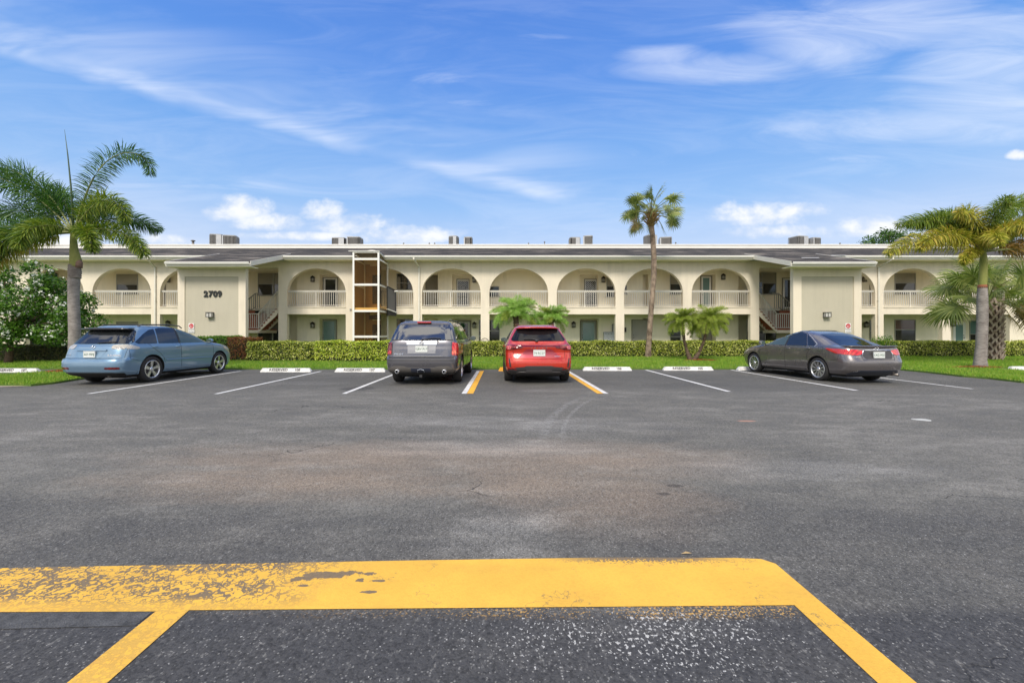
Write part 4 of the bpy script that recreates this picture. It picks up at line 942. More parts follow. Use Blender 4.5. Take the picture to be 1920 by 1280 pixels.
acs = [(247,443,17,'half hidden by the left foxtail palm'),(408,438.5,22,'left of the close pair above the left stair roof'),(433,440.5,24,'right of the close pair above the left stair roof'),
 (638,445,25,'above and left of the glazed lift shaft'),(666,443.5,25,'directly above the glazed lift shaft'),(851,442,17,'left one of the pair above the grey SUV'),(878,444,16,'right one of the pair above the grey SUV'),
 (1077,444.5,20,'left one of the pair above the lattice door bay'),(1102.5,441.5,18,'right one of the pair above the lattice door bay'),(1219,440,20,'behind the trunk of the tall cabbage palm'),(1247,444,22,'just right of the tall cabbage palm trunk'),
 (1496,442,25,'large unit above the right stair roof'),(1525,445,19,'small unit above the right stair roof'),(1698,445,26,'nearer the leafy tree at the right'),(1724,445,24,'half hidden by the right foxtail palm')]
for i, (px, py, pw, d) in enumerate(acs):
    w = pw / F * YR / 1.05; top = wz(py, YR - w/2); z0 = 7.70
    ac_unit(wx(px, YR), YR, z0, w, top - z0, random.choice((0, 0.25, -0.2)), 'grey slatted rooftop air conditioner ' + d, i % 2)
for i, (px, py, d) in enumerate(((362,450,'left of the close pair of air conditioners'),(757,455,'between the lift shaft and the grey SUV'),(805,455,'leftmost of two close together'),(815,455,'rightmost of two close together'),(991,455,'above the pygmy palms'),(1021,452.5,'tall narrow one above the pygmy palms'),(1267,454,'right of the cabbage palm'),(1575,455,'above the right wing'))):
    v = MB(); x = wx(px, YR); top = wz(py, YR); r = 0.05 if i else 0.14
    v.tube([(x, YR, 7.6), (x, YR, top - 0.08)], r * 0.6, 8); v.lathe([(r, top - 0.1), (r * 1.25, top - 0.05), (r * 0.4, top)], 10, 'z', (x, YR, 0))
    tag(v.build('roof_vent', MATS['pewter_metal']), 'small roof vent pipe ' + d, 'vent', 'vent pipes on the flat roof')
# ------------------------------------------------------------------ small things on the walkways
mbx = empty('mailbox_bank', (wx(1142, YW), YW - 0.25, 0), 0, 'bank of pale grey mailboxes against the wall right of the teal glass door', 'mailboxes')
p = MB(); p.box(-0.40, 0.40, 0, 0.24, 0.05, wz(622, YW)); p.build('cabinet', M('mailbox_grey', (0.42,0.44,0.45), 0.45, 0.2), mbx, bevel=0.008)
p = MB(); zt = wz(622, YW)
for i in range(4):
    for j in range(4): p.box(-0.375 + i*0.19, -0.195 + i*0.19, -0.012, -0.001, zt - 0.06 - j*0.3 - 0.26, zt - 0.06 - j*0.3)
p.build('mailbox_door', M('mailbox_door_grey', (0.50,0.52,0.53), 0.4, 0.2), mbx)
p = MB()
for i in range(4):
    for j in range(4): p.box(-0.30 + i*0.19, -0.26 + i*0.19, -0.02, -0.0125, zt - 0.16 - j*0.3, zt - 0.13 - j*0.3)
p.build('lock', DARKM, mbx)
nb = empty('notice_board', (wx(1155, YW), YW - 0.05, wz(615, YW)), 0, 'small dark framed notice board above the mailboxes, beside the pier', 'notice board')
p = MB(); p.box(-0.25,0.25,0,0.04,-0.26,0.26); p.build('board', M('notice_paper', (0.5,0.49,0.45), 0.7), nb); p = MB()
for a in ((-0.27,0.27,0.25,0.28),(-0.27,0.27,-0.28,-0.25),(-0.28,-0.25,-0.25,0.25),(0.25,0.28,-0.25,0.25)): p.box(a[0],a[1],-0.02,0.03,a[2],a[3])
p.build('frame', DARKM, nb)
ph = MB(); ph.box(-0.09,0.09,-0.12,0,-0.14,0.17); ph.box(-0.07,0.07,-0.14,-0.12,-0.05,0.12); o = ph.build('wall_box', DARKM, bevel=0.01); o.location = (wx(1171, YW), YW - 0.002, wz(618.5, YW)); tag(o, 'small black box on the wall just right of the pier by the mailboxes', 'wall box')
# wreath: green bow above a red flower pot hanging on the white door
wr = empty('door_decoration', (wx(868, YA), YA - 0.10, 0), 0, 'red pot with green leaves hanging on the ground floor door behind the grey SUV', 'door decoration')
zt = wz(611, YA); n = 260; P = NR.randn(n, 3) * np.array([0.09, 0.03, 0.10]) + np.array([0, 0, zt]); link('leaves', leafmesh('leaves', P, 0.07), leafmat('wreath_leaves', [(0.02,0.13,0.05),(0.05,0.22,0.08)], 0.6, 0.1), wr)
p = MB(); zc = wz(622.5, YA); p.lathe([(0.10, zc - 0.16), (0.15, zc + 0.06), (0.165, zc + 0.10), (0.165, zc + 0.17)], 16, 'z', (0, 0.0, 0)); p.build('pot', M('red_pot', (0.50,0.07,0.03), 0.5), wr)
# arched black iron chair seen over the hedge
chx = empty('garden_chair', (wx(909, 27.0), 27.0, 0.05), 0, 'black iron garden chair with rounded back showing over the hedge', 'chair')
p = MB(); p.tube([(-0.25,0,0.45)] + [(-0.25*math.cos(a), 0.02, 0.72 + 0.27*math.sin(a)) for a in [math.pi*i/12 for i in range(13)]] + [(0.25,0,0.45)], 0.018, 8)
for i in range(-2, 3): p.tube([(i*0.08, 0.01, 0.45), (i*0.08, 0.02, 0.72 + 0.27*math.sqrt(max(0, 1-(i*0.08/0.25)**2)))], 0.008, 6)
p.build('backrest', DARKM, chx)
p = MB(); p.box(-0.25,0.25,-0.46,0.02,0.42,0.45); p.build('seat', DARKM, chx)
for a in (-0.23, 0.23):
    for b in (-0.44, 0.0): q = MB(); q.tube([(a, b, 0.42), (a*1.08, b*1.05, 0.0)], 0.014, 6); q.build('leg', DARKM, chx)
# small sensor on the pier left of the lift shaft
o = MB().box(-0.05,0.05,-0.07,0,-0.05,0.05).build('security_camera', M('grey_plastic', (0.3,0.3,0.3), 0.5), bevel=0.01); o.location = (FX(657.5), YF - 0.002, wz(580, YF)); tag(o, 'tiny grey camera on the pier just left of the lift shaft', 'camera')
# ------------------------------------------------------------------ hedges
def hedge(x0, x1, y0, y1, h, mat, label, n, leaf=0.07, bulge=0.07, core=(0.03,0.035,0.015), group='clipped hedges in front of the apartment building'):
    t = empty('hedge', ((x0+x1)/2, (y0+y1)/2, 0.05), 0, label, 'hedge', group)
    cx, cy = (x0+x1)/2, (y0+y1)/2; L, D = x1 - x0, y1 - y0
    # lumpy core stops light passing; its dark colour paints shade between leaves
    nx = max(4, int(L / 0.3)); V = []; 
    def wob(x, z, k): return bulge * (math.sin(x * 2.3 + k) + 0.6 * math.sin(x * 5.1 + 2 * k + z * 4))
    c = MB(); ring = []
    for i in range(nx + 1):
        x = -L/2 + 0.06 + (L - 0.12) * i / nx; w = wob(x + cx, 0, 1)
        ring.append([(x, -D/2 + 0.10 + w*.6, 0.0), (x, -D/2 + 0.07 + w*.6, h*0.5), (x, -D/2 + 0.11 + w*.6, h - 0.10 + w*.4), (x, D/2 - 0.11, h - 0.10 + w*.4), (x, D/2 - 0.08, 0.0)])
    vs = [p for r in ring for p in r]; fs = [(i*5+k, i*5+(k+1), (i+1)*5+(k+1), (i+1)*5+k) for i in range(nx) for k in range(4)] + [(4,3,2,1,0), tuple(nx*5+k for k in range(5))]
    c.add(vs, fs); c.build('dark_core', M('hedge_shade_core', core, 0.95, var=0.4, scale=6), t)
    # leaves on front, top, back and ends
    n = int(n * 0.8); A = np.array([L*h, L*D, L*h*0.5, D*h, D*h]); k = NR.choice(5, n, p=A/A.sum()); u = NR.rand(n); v = NR.rand(n); e = np.abs(NR.randn(n)) * 0.045
    P = np.zeros((n,3)); N = np.zeros((n,3)); x = (u - 0.5) * L
    wv = bulge * (np.sin((x+cx) * 2.3 + 1) + 0.6 * np.sin((x+cx) * 5.1 + 2 + v * h * 4))
    f = k == 0; P[f] = np.stack([x, -D/2 + wv*.7 + e - 0.02, v*h], 1)[f]; N[f] = (0,-1,0.35)
    f = k == 1; P[f] = np.stack([x, (v-0.5)*D, h - 0.03 + wv*.5 - e + 0.035*NR.rand(n)**3], 1)[f]; N[f] = (0,-0.1,1)
    f = k == 2; P[f] = np.stack([x, D/2 - e, v*h], 1)[f]; N[f] = (0,1,0.3)
    f = k == 3; P[f] = np.stack([-L/2 + e, (u-0.5)*D, v*h], 1)[f]; N[f] = (-1,0,0.3)
    f = k == 4; P[f] = np.stack([L/2 - e, (u-0.5)*D, v*h], 1)[f]; N[f] = (1,0,0.3)
    # thin out the foot so bare stems and shade show there
    keep = (P[:,2] > 0.22*h*NR.rand(n)) ; P, N = P[keep], N[keep]
    link('leaves', leafmesh('leaves', P, leaf, 0.55, N=N), mat, t)
    s = MB()
    for i in range(int(L * 3)):
        x = -L/2 + L * random.random(); a = random.uniform(-0.1, 0.1)
        s.tube([(x, -D/2 + 0.13, -0.02), (x + a, -D/2 + 0.10, 0.18), (x + 2*a, -D/2 + 0.14, 0.42)], 0.012, 5)
    s.build('stem', M('grey_bark_twigs', (0.33,0.28,0.22), 0.9), t)
    for o in kids(t):
        if o.name.startswith('stem'): o['kind'] = 'stuff'
    return t
HL = leafmat('hedge_leaves_variegated', [(0.04,0.07,0.012),(0.16,0.22,0.02),(0.42,0.45,0.05),(0.80,0.78,0.30)], 0.45, 0.30, 1.6)
HB = leafmat('hedge_leaves_bright', [(0.06,0.11,0.012),(0.26,0.36,0.022),(0.52,0.58,0.05),(0.82,0.80,0.26)], 0.45, 0.32, 1.6)
HD = leafmat('hedge_leaves_dark', [(0.028,0.05,0.012),(0.06,0.085,0.018),(0.12,0.13,0.03),(0.17,0.12,0.05)], 0.5, 0.22, 1.6)
HG = leafmat('hedge_leaves_green', [(0.04,0.11,0.012),(0.12,0.26,0.02),(0.22,0.38,0.035)], 0.5, 0.3, 1.6)
HR = leafmat('hedge_leaves_copper', [(0.05,0.035,0.010),(0.17,0.055,0.020),(0.30,0.10,0.035),(0.26,0.23,0.04)], 0.5, 0.25, 2.5)
hedge(-27.0, -19.9, 20.6, 21.7, 0.78, HD, 'dark green clipped hedge under the flowering tree at the left edge', 20000, 0.065)
hedge(-14.7, -13.1, 21.2, 22.3, 1.17, HG, 'short fresh green hedge behind the bonnet of the blue SUV', 7000, 0.065)
hedge(-13.1, -12.05, 20.9, 22.2, 1.12, HR, 'copper red shrub hedge at the front end of the blue SUV', 6000, 0.065)
hedge(-12.0, -8.75, 20.7, 22.0, 0.92, HL, 'yellow green hedge between the copper shrub and the glazed lift shaft', 14000, 0.068)
hedge(-8.7, -3.6, 20.4, 21.9, 0.94, HB, 'brightest yellow green hedge left of the grey SUV, in front of the lift shaft', 21000, 0.07)
hedge(-2.9, 9.6, 24.4, 25.7, 0.86, HL, 'long yellow green hedge from the grey SUV past the red SUV to the cabbage palm', 38000, 0.07)
hedge(9.65, 15.6, 24.6, 25.8, 0.87, HL, 'yellow green hedge behind the twin trunk pygmy palm and the sedan bonnet', 19000, 0.07)
hedge(21.6, 31.5, 24.6, 25.7, 0.87, HL, 'yellow green hedge behind the two palms at the right, right of the sedan', 26000, 0.07)
def bush(x, y, r, h, mat, label, n=900, leaf=0.09):
    t = empty('shrub', (x, y, 0.05), 0, label, 'shrub'); a = NR.rand(n)*2*np.pi; q = NR.rand(n)**0.5; z = NR.rand(n)
    P = np.stack([r*q*np.cos(a)*np.sqrt(1-z**2*.8), r*q*np.sin(a)*np.sqrt(1-z**2*.8), z*h*(0.9+.2*NR.rand(n))], 1); link('leaves', leafmesh('leaves', P, leaf, 0.3, droop=0.4), mat, t)
    s = MB(); 
    for i in range(7): b = i*0.9; s.tube([(0,0,0),(0.3*r*math.cos(b),0.3*r*math.sin(b),h*.5),(0.6*r*math.cos(b),0.6*r*math.sin(b),h*.85)], 0.01, 5)
    s.build('stem', MATS['grey_bark_twigs'], t)
bush(wx(1652,22.6), 22.6, 0.85, 1.12, HG, 'small loose green shrub behind the boot of the dark sedan', 1500)

# ------------------------------------------------------------------ palms
def ribbon(pts, w0, w1, side, out_v, out_f):
    """flat tapering strip through pts"""
    b = len(out_v); n = len(pts)
    for i, p in enumerate(pts):
        w = w0 + (w1 - w0) * i / (n - 1); out_v.append(tuple(p - side * w)); out_v.append(tuple(p + side * w))
    for i in range(n - 1): out_f.append((b + 2*i, b + 2*i + 1, b + 2*i + 3, b + 2*i + 2))
def frond_path(base, az, el, L, droop, n=14, bend=1.4):
    """arching stem: starts at elevation el and curves down"""
    pts = [Vector(base)]; e = el; d = L / n
    for i in range(n):
        t = (i + 1) / n; e = el - droop * t ** bend
        pts.append(pts[-1] + Vector((math.cos(az) * math.cos(e), math.sin(az) * math.cos(e), math.sin(e))) * d)
    return pts
def pinnate(name, base, az, el, L, droop, mats, parent, style, ll=0.55, lw=0.014, stations=60, per=6, stem_r=0.02, grav=0.5, seed=0, bend=1.4, start=0.16):
    rn = random.Random(seed); pts = frond_path(base, az, el, L, droop, bend=bend); V = []; Fc = []
    n = len(pts) - 1
    for s in range(stations):
        t = start + (1 - start) * (s + rn.random()) / stations; f = t * n; i = min(n - 1, int(f)); p = pts[i].lerp(pts[i+1], f - i)
        d = (pts[i+1] - pts[i]).normalized(); sd = d.cross(Vector((0,0,1)))
        if sd.length < 0.01: sd = Vector((1,0,0))
        sd.normalize(); u = sd.cross(d).normalized()
        env = (math.sin(math.pi * min(1, (t - start) / (1 - start) * 0.86 + 0.14)) ** 0.6); LL = ll * (0.35 + 0.65 * env) * rn.uniform(0.8, 1.1)
        for k in range(per):
            if style == 'fox': a = 2 * math.pi * (k + rn.random()) / per; spread = 0.55
            else: a = (0 if k % 2 else math.pi) + rn.uniform(-0.7, 0.7) + (0.45 if k % 2 else -0.45); spread = 0.62
            o = (sd * math.cos(a) + u * math.sin(a)); dr = (o * (1.0) + d * spread).normalized()
            q = [p]; dv = dr.copy()
            for j in range(3): dv = (dv + Vector((0,0,-1)) * grav * (0.22 + 0.28 * j)).normalized(); q.append(q[-1] + dv * LL / 3)
            side = dv.cross(Vector((rn.uniform(-1,1), rn.uniform(-1,1), rn.uniform(-1,1)))).normalized()
            b = len(V); w = lw * rn.uniform(0.8, 1.2)
            V += [tuple(q[0]), tuple(q[1] - side*w), tuple(q[1] + side*w), tuple(q[2] - side*w*.8), tuple(q[2] + side*w*.8), tuple(q[3])]
            Fc += [(b, b+1, b+2, b), (b+1, b+3, b+4, b+2), (b+3, b+5, b+5, b+4)]
    me = bpy.data.meshes.new(name); me.from_pydata(V, [], [tuple(dict.fromkeys(f)) for f in Fc]); me.materials.append(mats[0])
    o = bpy.data.objects.new(name, me); COL.objects.link(o); o.parent = parent
    mb = MB(); mb.tube(pts, stem_r, 6, rs=[stem_r * (1.6 - 1.35 * i / n) for i in range(n + 1)]); mb.build('stem', mats[1], o); return o
def ringed_trunk(path, rs, mat, parent, rings=60, amp=0.02, name='trunk'):
    mb = MB(); P = [Vector(p) for p in path]; n = len(P) - 1; pts = []; rr = []
    for i in range(rings * 2 + 1):
        t = i / (rings * 2) * n; k = min(n - 1, int(t)); pts.append(P[k].lerp(P[k+1], t - k)); r = rs[k] + (rs[k+1] - rs[k]) * (t - k)
        rr.append(r * (1 + (amp if i % 2 else -amp) * random.uniform(0.4, 1.3)))
    mb.tube(pts, 0.1, 18, rs=rr); return mb.build(name, mat, parent)
def barkmat(name, c1, c2, sc=(6, 6, 22), bs=0.5):
    m, nt, b = newmat(name); p = pos(nt)
    n = noise(nt, scaled(nt, p, sc), 1.0, 6, 0.7); n2 = noise(nt, p, 3.2, 4)
    f = mth(nt, 'ADD', mth(nt, 'MULTIPLY', n, 0.6), mth(nt, 'MULTIPLY', n2, 0.4)); c = ramp(nt, f, [(0.36, c1), (0.62, c2)])
    nt.links.new(c, b.inputs['Base Color']); b.inputs['Roughness'].default_value = 0.9; b.inputs['Specular IOR Level'].default_value = 0.2
    bump(nt, b, n, bs, 0.02); MATS[name] = m; return m
GREYB = barkmat('grey_ringed_bark', (0.145,0.125,0.110), (0.32,0.29,0.26)); BROWNB = barkmat('brown_palm_bark', (0.085,0.06,0.042), (0.34,0.26,0.19), (5,5,4), 0.9)
SHAFT = barkmat('green_crownshaft', (0.17,0.20,0.045), (0.31,0.31,0.10), (4,4,1.5), 0.15); STEM = M('frond_stem', (0.20,0.22,0.07), 0.6, var=0.2)
FXG = leafmat('foxtail_leaflets_green', [(0.022,0.065,0.020),(0.055,0.14,0.028),(0.13,0.24,0.04)], 0.45, 0.28, 1.0)
FXM = leafmat('foxtail_leaflets_mid', [(0.055,0.11,0.018),(0.15,0.23,0.026),(0.32,0.35,0.05)], 0.45, 0.3, 1.0)
FXY = leafmat('foxtail_leaflets_yellow', [(0.12,0.15,0.018),(0.33,0.35,0.035),(0.56,0.50,0.075),(0.52,0.33,0.09)], 0.5, 0.3, 1.4)
FXB = leafmat('foxtail_leaflets_brown', [(0.10,0.08,0.015),(0.25,0.16,0.03),(0.36,0.20,0.06)], 0.6, 0.25, 1.4)
# left foxtail palm
t = empty('foxtail_palm', (-14.75, 15.2, 0.03), 0, 'tall green foxtail palm with smooth grey trunk left of the blue SUV', 'palm tree')
def W2(px, py, Y=15.2): return (wx(px, Y) + 14.75, 0, wz(py, Y) - 0.03)
ringed_trunk([W2(140,699),W2(140,675),W2(140,620),W2(138,560),W2(139,515),W2(140,500)], [0.22,0.18,0.165,0.158,0.165,0.15], GREYB, t, 46, 0.008)
ringed_trunk([W2(140,522),W2(140,512),W2(140,502),W2(140,496)], [0.170,0.182,0.172,0.168], barkmat('old_leaf_scars', (0.11,0.09,0.075), (0.27,0.235,0.20)), t, 8, 0.06, 'leaf_scar')
ringed_trunk([W2(141,500),W2(142,488),W2(139,470),W2(138,455),W2(138,438),W2(138,428)], [0.165,0.165,0.12,0.10,0.09,0.045], SHAFT, t, 12, 0.012, 'crownshaft')
mb = MB(); q = W2(148,493); mb.tube([W2(146,502), W2(147,492), W2(145,484)], 0.1, 12, rs=[0.125,0.12,0.07]); mb.build('dry_sheath', barkmat('purple_brown_sheath', (0.10,0.065,0.055), (0.30,0.19,0.14)), t)
mb = MB(); a, b_ = W2(138,432), W2(121,243); mb.tube([a, W2(133,350), W2(127,290), b_], 0.03, 8, rs=[0.035,0.026,0.017,0.004]); mb.build('spear', M('spear_green', (0.055,0.09,0.045), 0.5), t)
hub = Vector(W2(138,436))
#          az   el    L    droop  mat   bend  ll
for k, (az, el, L, dr, m_, bd, ll) in enumerate(((4,74,4.7,160,FXG,3.4,.56),(-12,54,3.0,135,FXM,2.1,.58),(-3,14,2.9,72,FXM,1.5,.56),(176,60,4.6,75,FXG,1.8,.66),(184,50,5.0,62,FXG,1.6,.68),(170,32,4.6,60,FXG,1.5,.70),
        (190,12,4.0,72,FXG,1.5,.70),(200,0,3.6,62,FXM,1.5,.66),(150,60,3.6,95,FXG,2.0,.66),(110,60,3.0,70,FXG,1.5,.6),(60,45,2.8,75,FXG,1.5,.6),(262,18,2.0,100,FXM,1.4,.5),(182,-2,3.3,50,FXY,1.3,.6),(195,20,3.0,100,FXG,1.3,.6),(330,10,2.0,80,FXM,1.5,.5))):
    pinnate('frond', hub, R(az), R(el), L, R(dr), (m_, STEM), t, 'fox', ll, 0.0135, 84, 8, 0.024, 0.55, k, bd)
# right foxtail palm
t = empty('foxtail_palm', (18.3, 17.3, 0.03), 0, 'foxtail palm with yellowing fronds in red mulch at the right edge', 'palm tree')
def W3(px, py, Y=17.3): return (wx(px, Y) - 18.3, 0, wz(py, Y) - 0.03)
ringed_trunk([W3(1838,689),W3(1838,676),W3(1840,650),W3(1842,600),W3(1842,560),W3(1842,538)], [0.225,0.19,0.172,0.168,0.162,0.14], GREYB, t, 50, 0.012)
ringed_trunk([W3(1842,538),W3(1843,525),W3(1844,500),W3(1844,482),W3(1844,470)], [0.128,0.13,0.122,0.105,0.07], SHAFT, t, 12, 0.012, 'crownshaft')
mb = MB(); mb.tube([W3(1842,540), W3(1842,534)], 0.14, 16, rs=[0.145,0.132]); mb.build('leaf_scar', M('orange_brown_scar', (0.28,0.10,0.05), 0.9), t)
hub = Vector(W3(1843,472))
for k, (az, el, L, dr, m_, bd, ll) in enumerate(((180,20,3.9,55,FXY,1.9,.64),(188,34,3.2,85,FXY,1.8,.6),(172,64,3.0,105,FXM,2.0,.62),(200,76,2.4,90,FXY,1.8,.6),(176,50,3.2,70,FXM,1.7,.6),(95,76,2.6,60,FXM,1.6,.55),(16,64,4.2,75,FXM,1.7,.62),(-5,44,4.4,62,FXM,1.6,.6),
        (8,22,4.2,62,FXB,1.7,.6),(-12,8,3.8,66,FXB,1.5,.58),(270,60,2.2,125,FXY,1.6,.5),(236,42,2.0,95,FXY,1.5,.48),(145,60,3.2,80,FXM,1.8,.62),(-30,62,3.2,85,FXM,1.7,.55),(40,40,3.4,70,FXY,1.5,.55),(250,78,2.4,70,FXM,1.7,.5),(200,8,1.5,60,FXY,1.3,.4))):
    pinnate('frond', hub, R(az), R(el), L, R(dr), (m_, STEM), t, 'fox', ll, 0.013, 84, 8, 0.026, 0.75, 50 + k, bd)

def fan(base, az, el, pet, r, mats, parent, seed, segs=30, droop=0.45, w=0.028):
    """costapalmate sabal leaf: long stalk, then a fan of drooping blades"""
    rn = random.Random(seed); pts = frond_path(base, az, el, pet, R(35), 8, 1.6); d = (pts[-1] - pts[-2]).normalized(); sd = d.cross(Vector((0,0,1)))
    if sd.length < 0.05: sd = Vector((math.sin(az), -math.cos(az), 0))
    sd.normalize(); u = sd.cross(d).normalized(); V = []; Fc = []; c = pts[-1]
    ro = rn.uniform(R(25), R(80)) * rn.choice((-1, 1)); sd, u = (sd * math.cos(ro) + u * math.sin(ro)).normalized(), (u * math.cos(ro) - sd * math.sin(ro)).normalized()
    for s in range(segs):
        a = (s / (segs - 1) - 0.5) * R(270) + rn.uniform(-0.04, 0.04); dv = (d * math.cos(a) + sd * math.sin(a) + u * 0.10 * math.cos(2*a)).normalized()
        L = r * (0.72 + 0.28 * math.cos(a * 0.7)) * rn.uniform(0.88, 1.08); p = c + d * (0.25 * r * (1 - abs(a) / R(135))); q = [p]; n = 5
        for j in range(n): dv = (dv + Vector((0,0,-1)) * droop * (0.06 + 0.16 * j)).normalized(); q.append(q[-1] + dv * L / n)
        si = dv.cross(d.cross(sd)).normalized() if abs(dv.dot(u)) < 0.95 else sd; b = len(V)
        ws = (0.3, 1.0, 1.0, 0.75, 0.4, 0.03)
        for x_, ww in zip(q, ws): V += [tuple(x_ - si*w*ww + u*0.0), tuple(x_ + si*w*ww)]
        Fc += [(b+2*i, b+2*i+1, b+2*i+3, b+2*i+2) for i in range(n)]
    me = bpy.data.meshes.new('fan_leaf'); me.from_pydata(V, [], Fc); me.materials.append(mats[0]); o = bpy.data.objects.new('frond', me); COL.objects.link(o); o.parent = parent
    mb = MB(); mb.tube(pts + [c + d * 0.25 * r], 0.016, 5, rs=[0.026 - 0.0015*i for i in range(len(pts) + 1)]); mb.build('stem', mats[1], o)
SBG = leafmat('sabal_blades', [(0.035,0.055,0.020),(0.085,0.125,0.035),(0.22,0.235,0.075)], 0.45, 0.2, 1.2)
SBY = leafmat('sabal_blades_dry', [(0.14,0.11,0.04),(0.32,0.24,0.09)], 0.6, 0.2, 1.2)
SBL = leafmat('sabal_blades_light', [(0.07,0.11,0.03),(0.19,0.25,0.06),(0.38,0.40,0.12)], 0.45, 0.3, 1.2)
SBC = leafmat('sabal_blades_mid', [(0.06,0.095,0.03),(0.17,0.22,0.06),(0.40,0.41,0.15)], 0.45, 0.25, 1.2)
PYB = barkmat('dark_pygmy_bark', (0.04,0.028,0.02), (0.15,0.105,0.07), (5,5,9), 0.9)
# central cabbage palm
t = empty('cabbage_palm', (8.3, 24.3, 0.03), 0, 'tall slender cabbage palm with small fan crown standing in front of the building', 'palm tree')
def W4(px, py, Y=24.3): return (wx(px, Y) - 8.3, 0, wz(py, Y) - 0.03)
p0 = W4(1215.5, 669); 
tp = ringed_trunk([(p0[0],0,-0.05),W4(1215.8,655),W4(1219,607),W4(1223,555),W4(1226,515),W4(1226,480),W4(1224,445),W4(1221,420)], [0.19,0.155,0.14,0.135,0.145,0.145,0.135,0.14], BROWNB, t, 90, 0.035)
mb = MB()
for k in range(70):
    a = 2.4 * k; z = k / 70; q = Vector(W4(1221, 424)); r = 0.14 + 0.25 * math.sin(math.pi * min(1, z * 0.9 + 0.12)); zz = q.z + z * 0.75
    p = Vector((q.x + r * 0.55 * math.cos(a), r * 0.55 * math.sin(a), zz)); mb.bar(p, p + Vector((math.cos(a) * r * .75, math.sin(a) * r * .75, 0.22)), 0.07, 0.02)
mb.tube([W4(1221,425), W4(1221.5,402), W4(1222,396)], 0.15, 12, rs=[0.15,0.24,0.10]); mb.build('boots', barkmat('tan_leaf_bases', (0.17,0.10,0.04), (0.40,0.28,0.12)), t)
hub = Vector(W4(1222, 402))
k = 0
for el, cnt in ((82,3),(64,6),(46,8),(27,9),(8,9),(-10,7)):
    for q in range(cnt):
        k += 1; az = 360 * q / cnt + el * 1.7 + random.uniform(-12, 12)
        fan(hub + Vector((0,0,random.uniform(-.1,.15))), R(az), R(el + random.uniform(-6,6)), random.uniform(0.95,1.3), random.uniform(0.50,0.66), (SBC if random.random() < 0.85 or el > 10 else SBY, STEM), t, 200 + k, 18, 0.4, 0.028)
# right cabbage palm with criss-cross boots
t = empty('cabbage_palm', (24.0, 21.6, 0.03), 0, 'stout cabbage palm with criss cross leaf stubs behind the right foxtail palm', 'palm tree')
mb = MB(); mb.tube([(0,0,-0.05),(0,0,0.3),(0,0,1.4),(-0.08,0,2.6),(-0.12,0,3.0)], 0.4, 16, rs=[0.42,0.36,0.34,0.33,0.2]); mb.build('trunk', barkmat('dark_fibre_bark', (0.045,0.03,0.022), (0.14,0.10,0.07)), t)
mb = MB(); rows, per = 15, 9
for i in range(rows):
    for j in range(per):
        a = 2 * math.pi * (j + (i % 2) * 0.5) / per + random.uniform(-.06,.06); z = 0.12 + i * 0.195; r = 0.37
        base = Vector((r * math.cos(a), r * math.sin(a), z))
        for sgn in (1, -1):
            a2 = a + sgn * 0.30; p1 = Vector((r * 0.98 * math.cos(a2), r * 0.98 * math.sin(a2), z - 0.13)); tip = Vector(((r + 0.12) * math.cos(a), (r + 0.12) * math.sin(a), z + 0.15 + random.uniform(-.03,.05)))
            mb.bar(p1, tip, 0.07, 0.025, (math.cos(a), math.sin(a), 0))
mb.build('boots', barkmat('grey_tan_boots', (0.26,0.18,0.13), (0.60,0.50,0.42), (4,4,9), 0.3), t)
hub = Vector((-0.12, 0, 3.05))
for k in range(42):
    el = (80,62,50,38,26,14,2,-10)[k % 8]; fan(hub + Vector((0,0,random.uniform(-.2,.1))), R(137.5*k + random.uniform(-10,10)), R(el), random.uniform(1.1,1.7), random.uniform(0.95,1.2), (SBL if el > -10 else SBY, STEM), t, 300 + k, 30, 0.42, 0.03)
# pygmy date palms
PGG = leafmat('pygmy_leaflets_green', [(0.10,0.24,0.04),(0.32,0.52,0.09),(0.60,0.72,0.28)], 0.45, 0.35, 1.5)
PGY = leafmat('pygmy_leaflets_yellow', [(0.13,0.20,0.03),(0.32,0.40,0.06),(0.50,0.52,0.12)], 0.45, 0.35, 1.5)
def pygmy(t, hub, L, n, mat, seed, els=(80,62,45,28,10)):
    for k in range(n):
        el = els[k % len(els)]; az = 137.5 * k + seed * 20; rn = random.Random(seed * 100 + k)
        pinnate('frond', hub, R(az), R(el + rn.uniform(-8,8)), L * rn.uniform(0.85,1.1), R(58 + rn.uniform(0,35)), (mat if rn.random() < 0.8 else PGY, STEM), t, 'date', 0.30 * L / 1.1, 0.0042, 92, 4, 0.007, 0.4, seed * 100 + k, 1.3, 0.12)
for (hx, hy, bx, Y, L, n, lab, sd_) in ((967,592,969,21.0,1.25,44,'larger bright green pygmy date palm behind the left half of the red SUV',1),(1033,602,1036,21.6,1.02,36,'smaller drooping pygmy date palm behind the right half of the red SUV',2)):
    x = wx(bx, Y); t = empty('pygmy_date_palm', (x, Y, 0.03), 0, lab, 'palm tree'); hb = (wx(hx, Y) - x, 0, wz(hy, Y) - 0.03)
    ringed_trunk([(0,0,-0.05), (0.03,0,0.7), hb], [0.13,0.10,0.14], PYB, t, 22, 0.12); pygmy(t, hb, L, n, PGG, sd_)
Y = 21.6; x = wx(1297, Y); t = empty('twin_pygmy_palm', (x, Y, 0.03), 0, 'two stemmed pygmy date palm forming a V in an orange mulch ring', 'palm tree')
h1 = (wx(1279, Y) - x, 0, wz(604, Y)); h2 = (wx(1328, Y) - x, 0, wz(606, Y))
ringed_trunk([(-0.05,0,-0.06), (wx(1288,Y)-x,0,0.45), (wx(1283,Y)-x,0,wz(640,Y)), h1], [0.14,0.075,0.065,0.09], PYB, t, 22, 0.12)
ringed_trunk([(0.07,0,-0.06), (wx(1312,Y)-x,0,0.42), (wx(1320,Y)-x,0,wz(640,Y)), h2], [0.14,0.075,0.065,0.09], PYB, t, 22, 0.12)
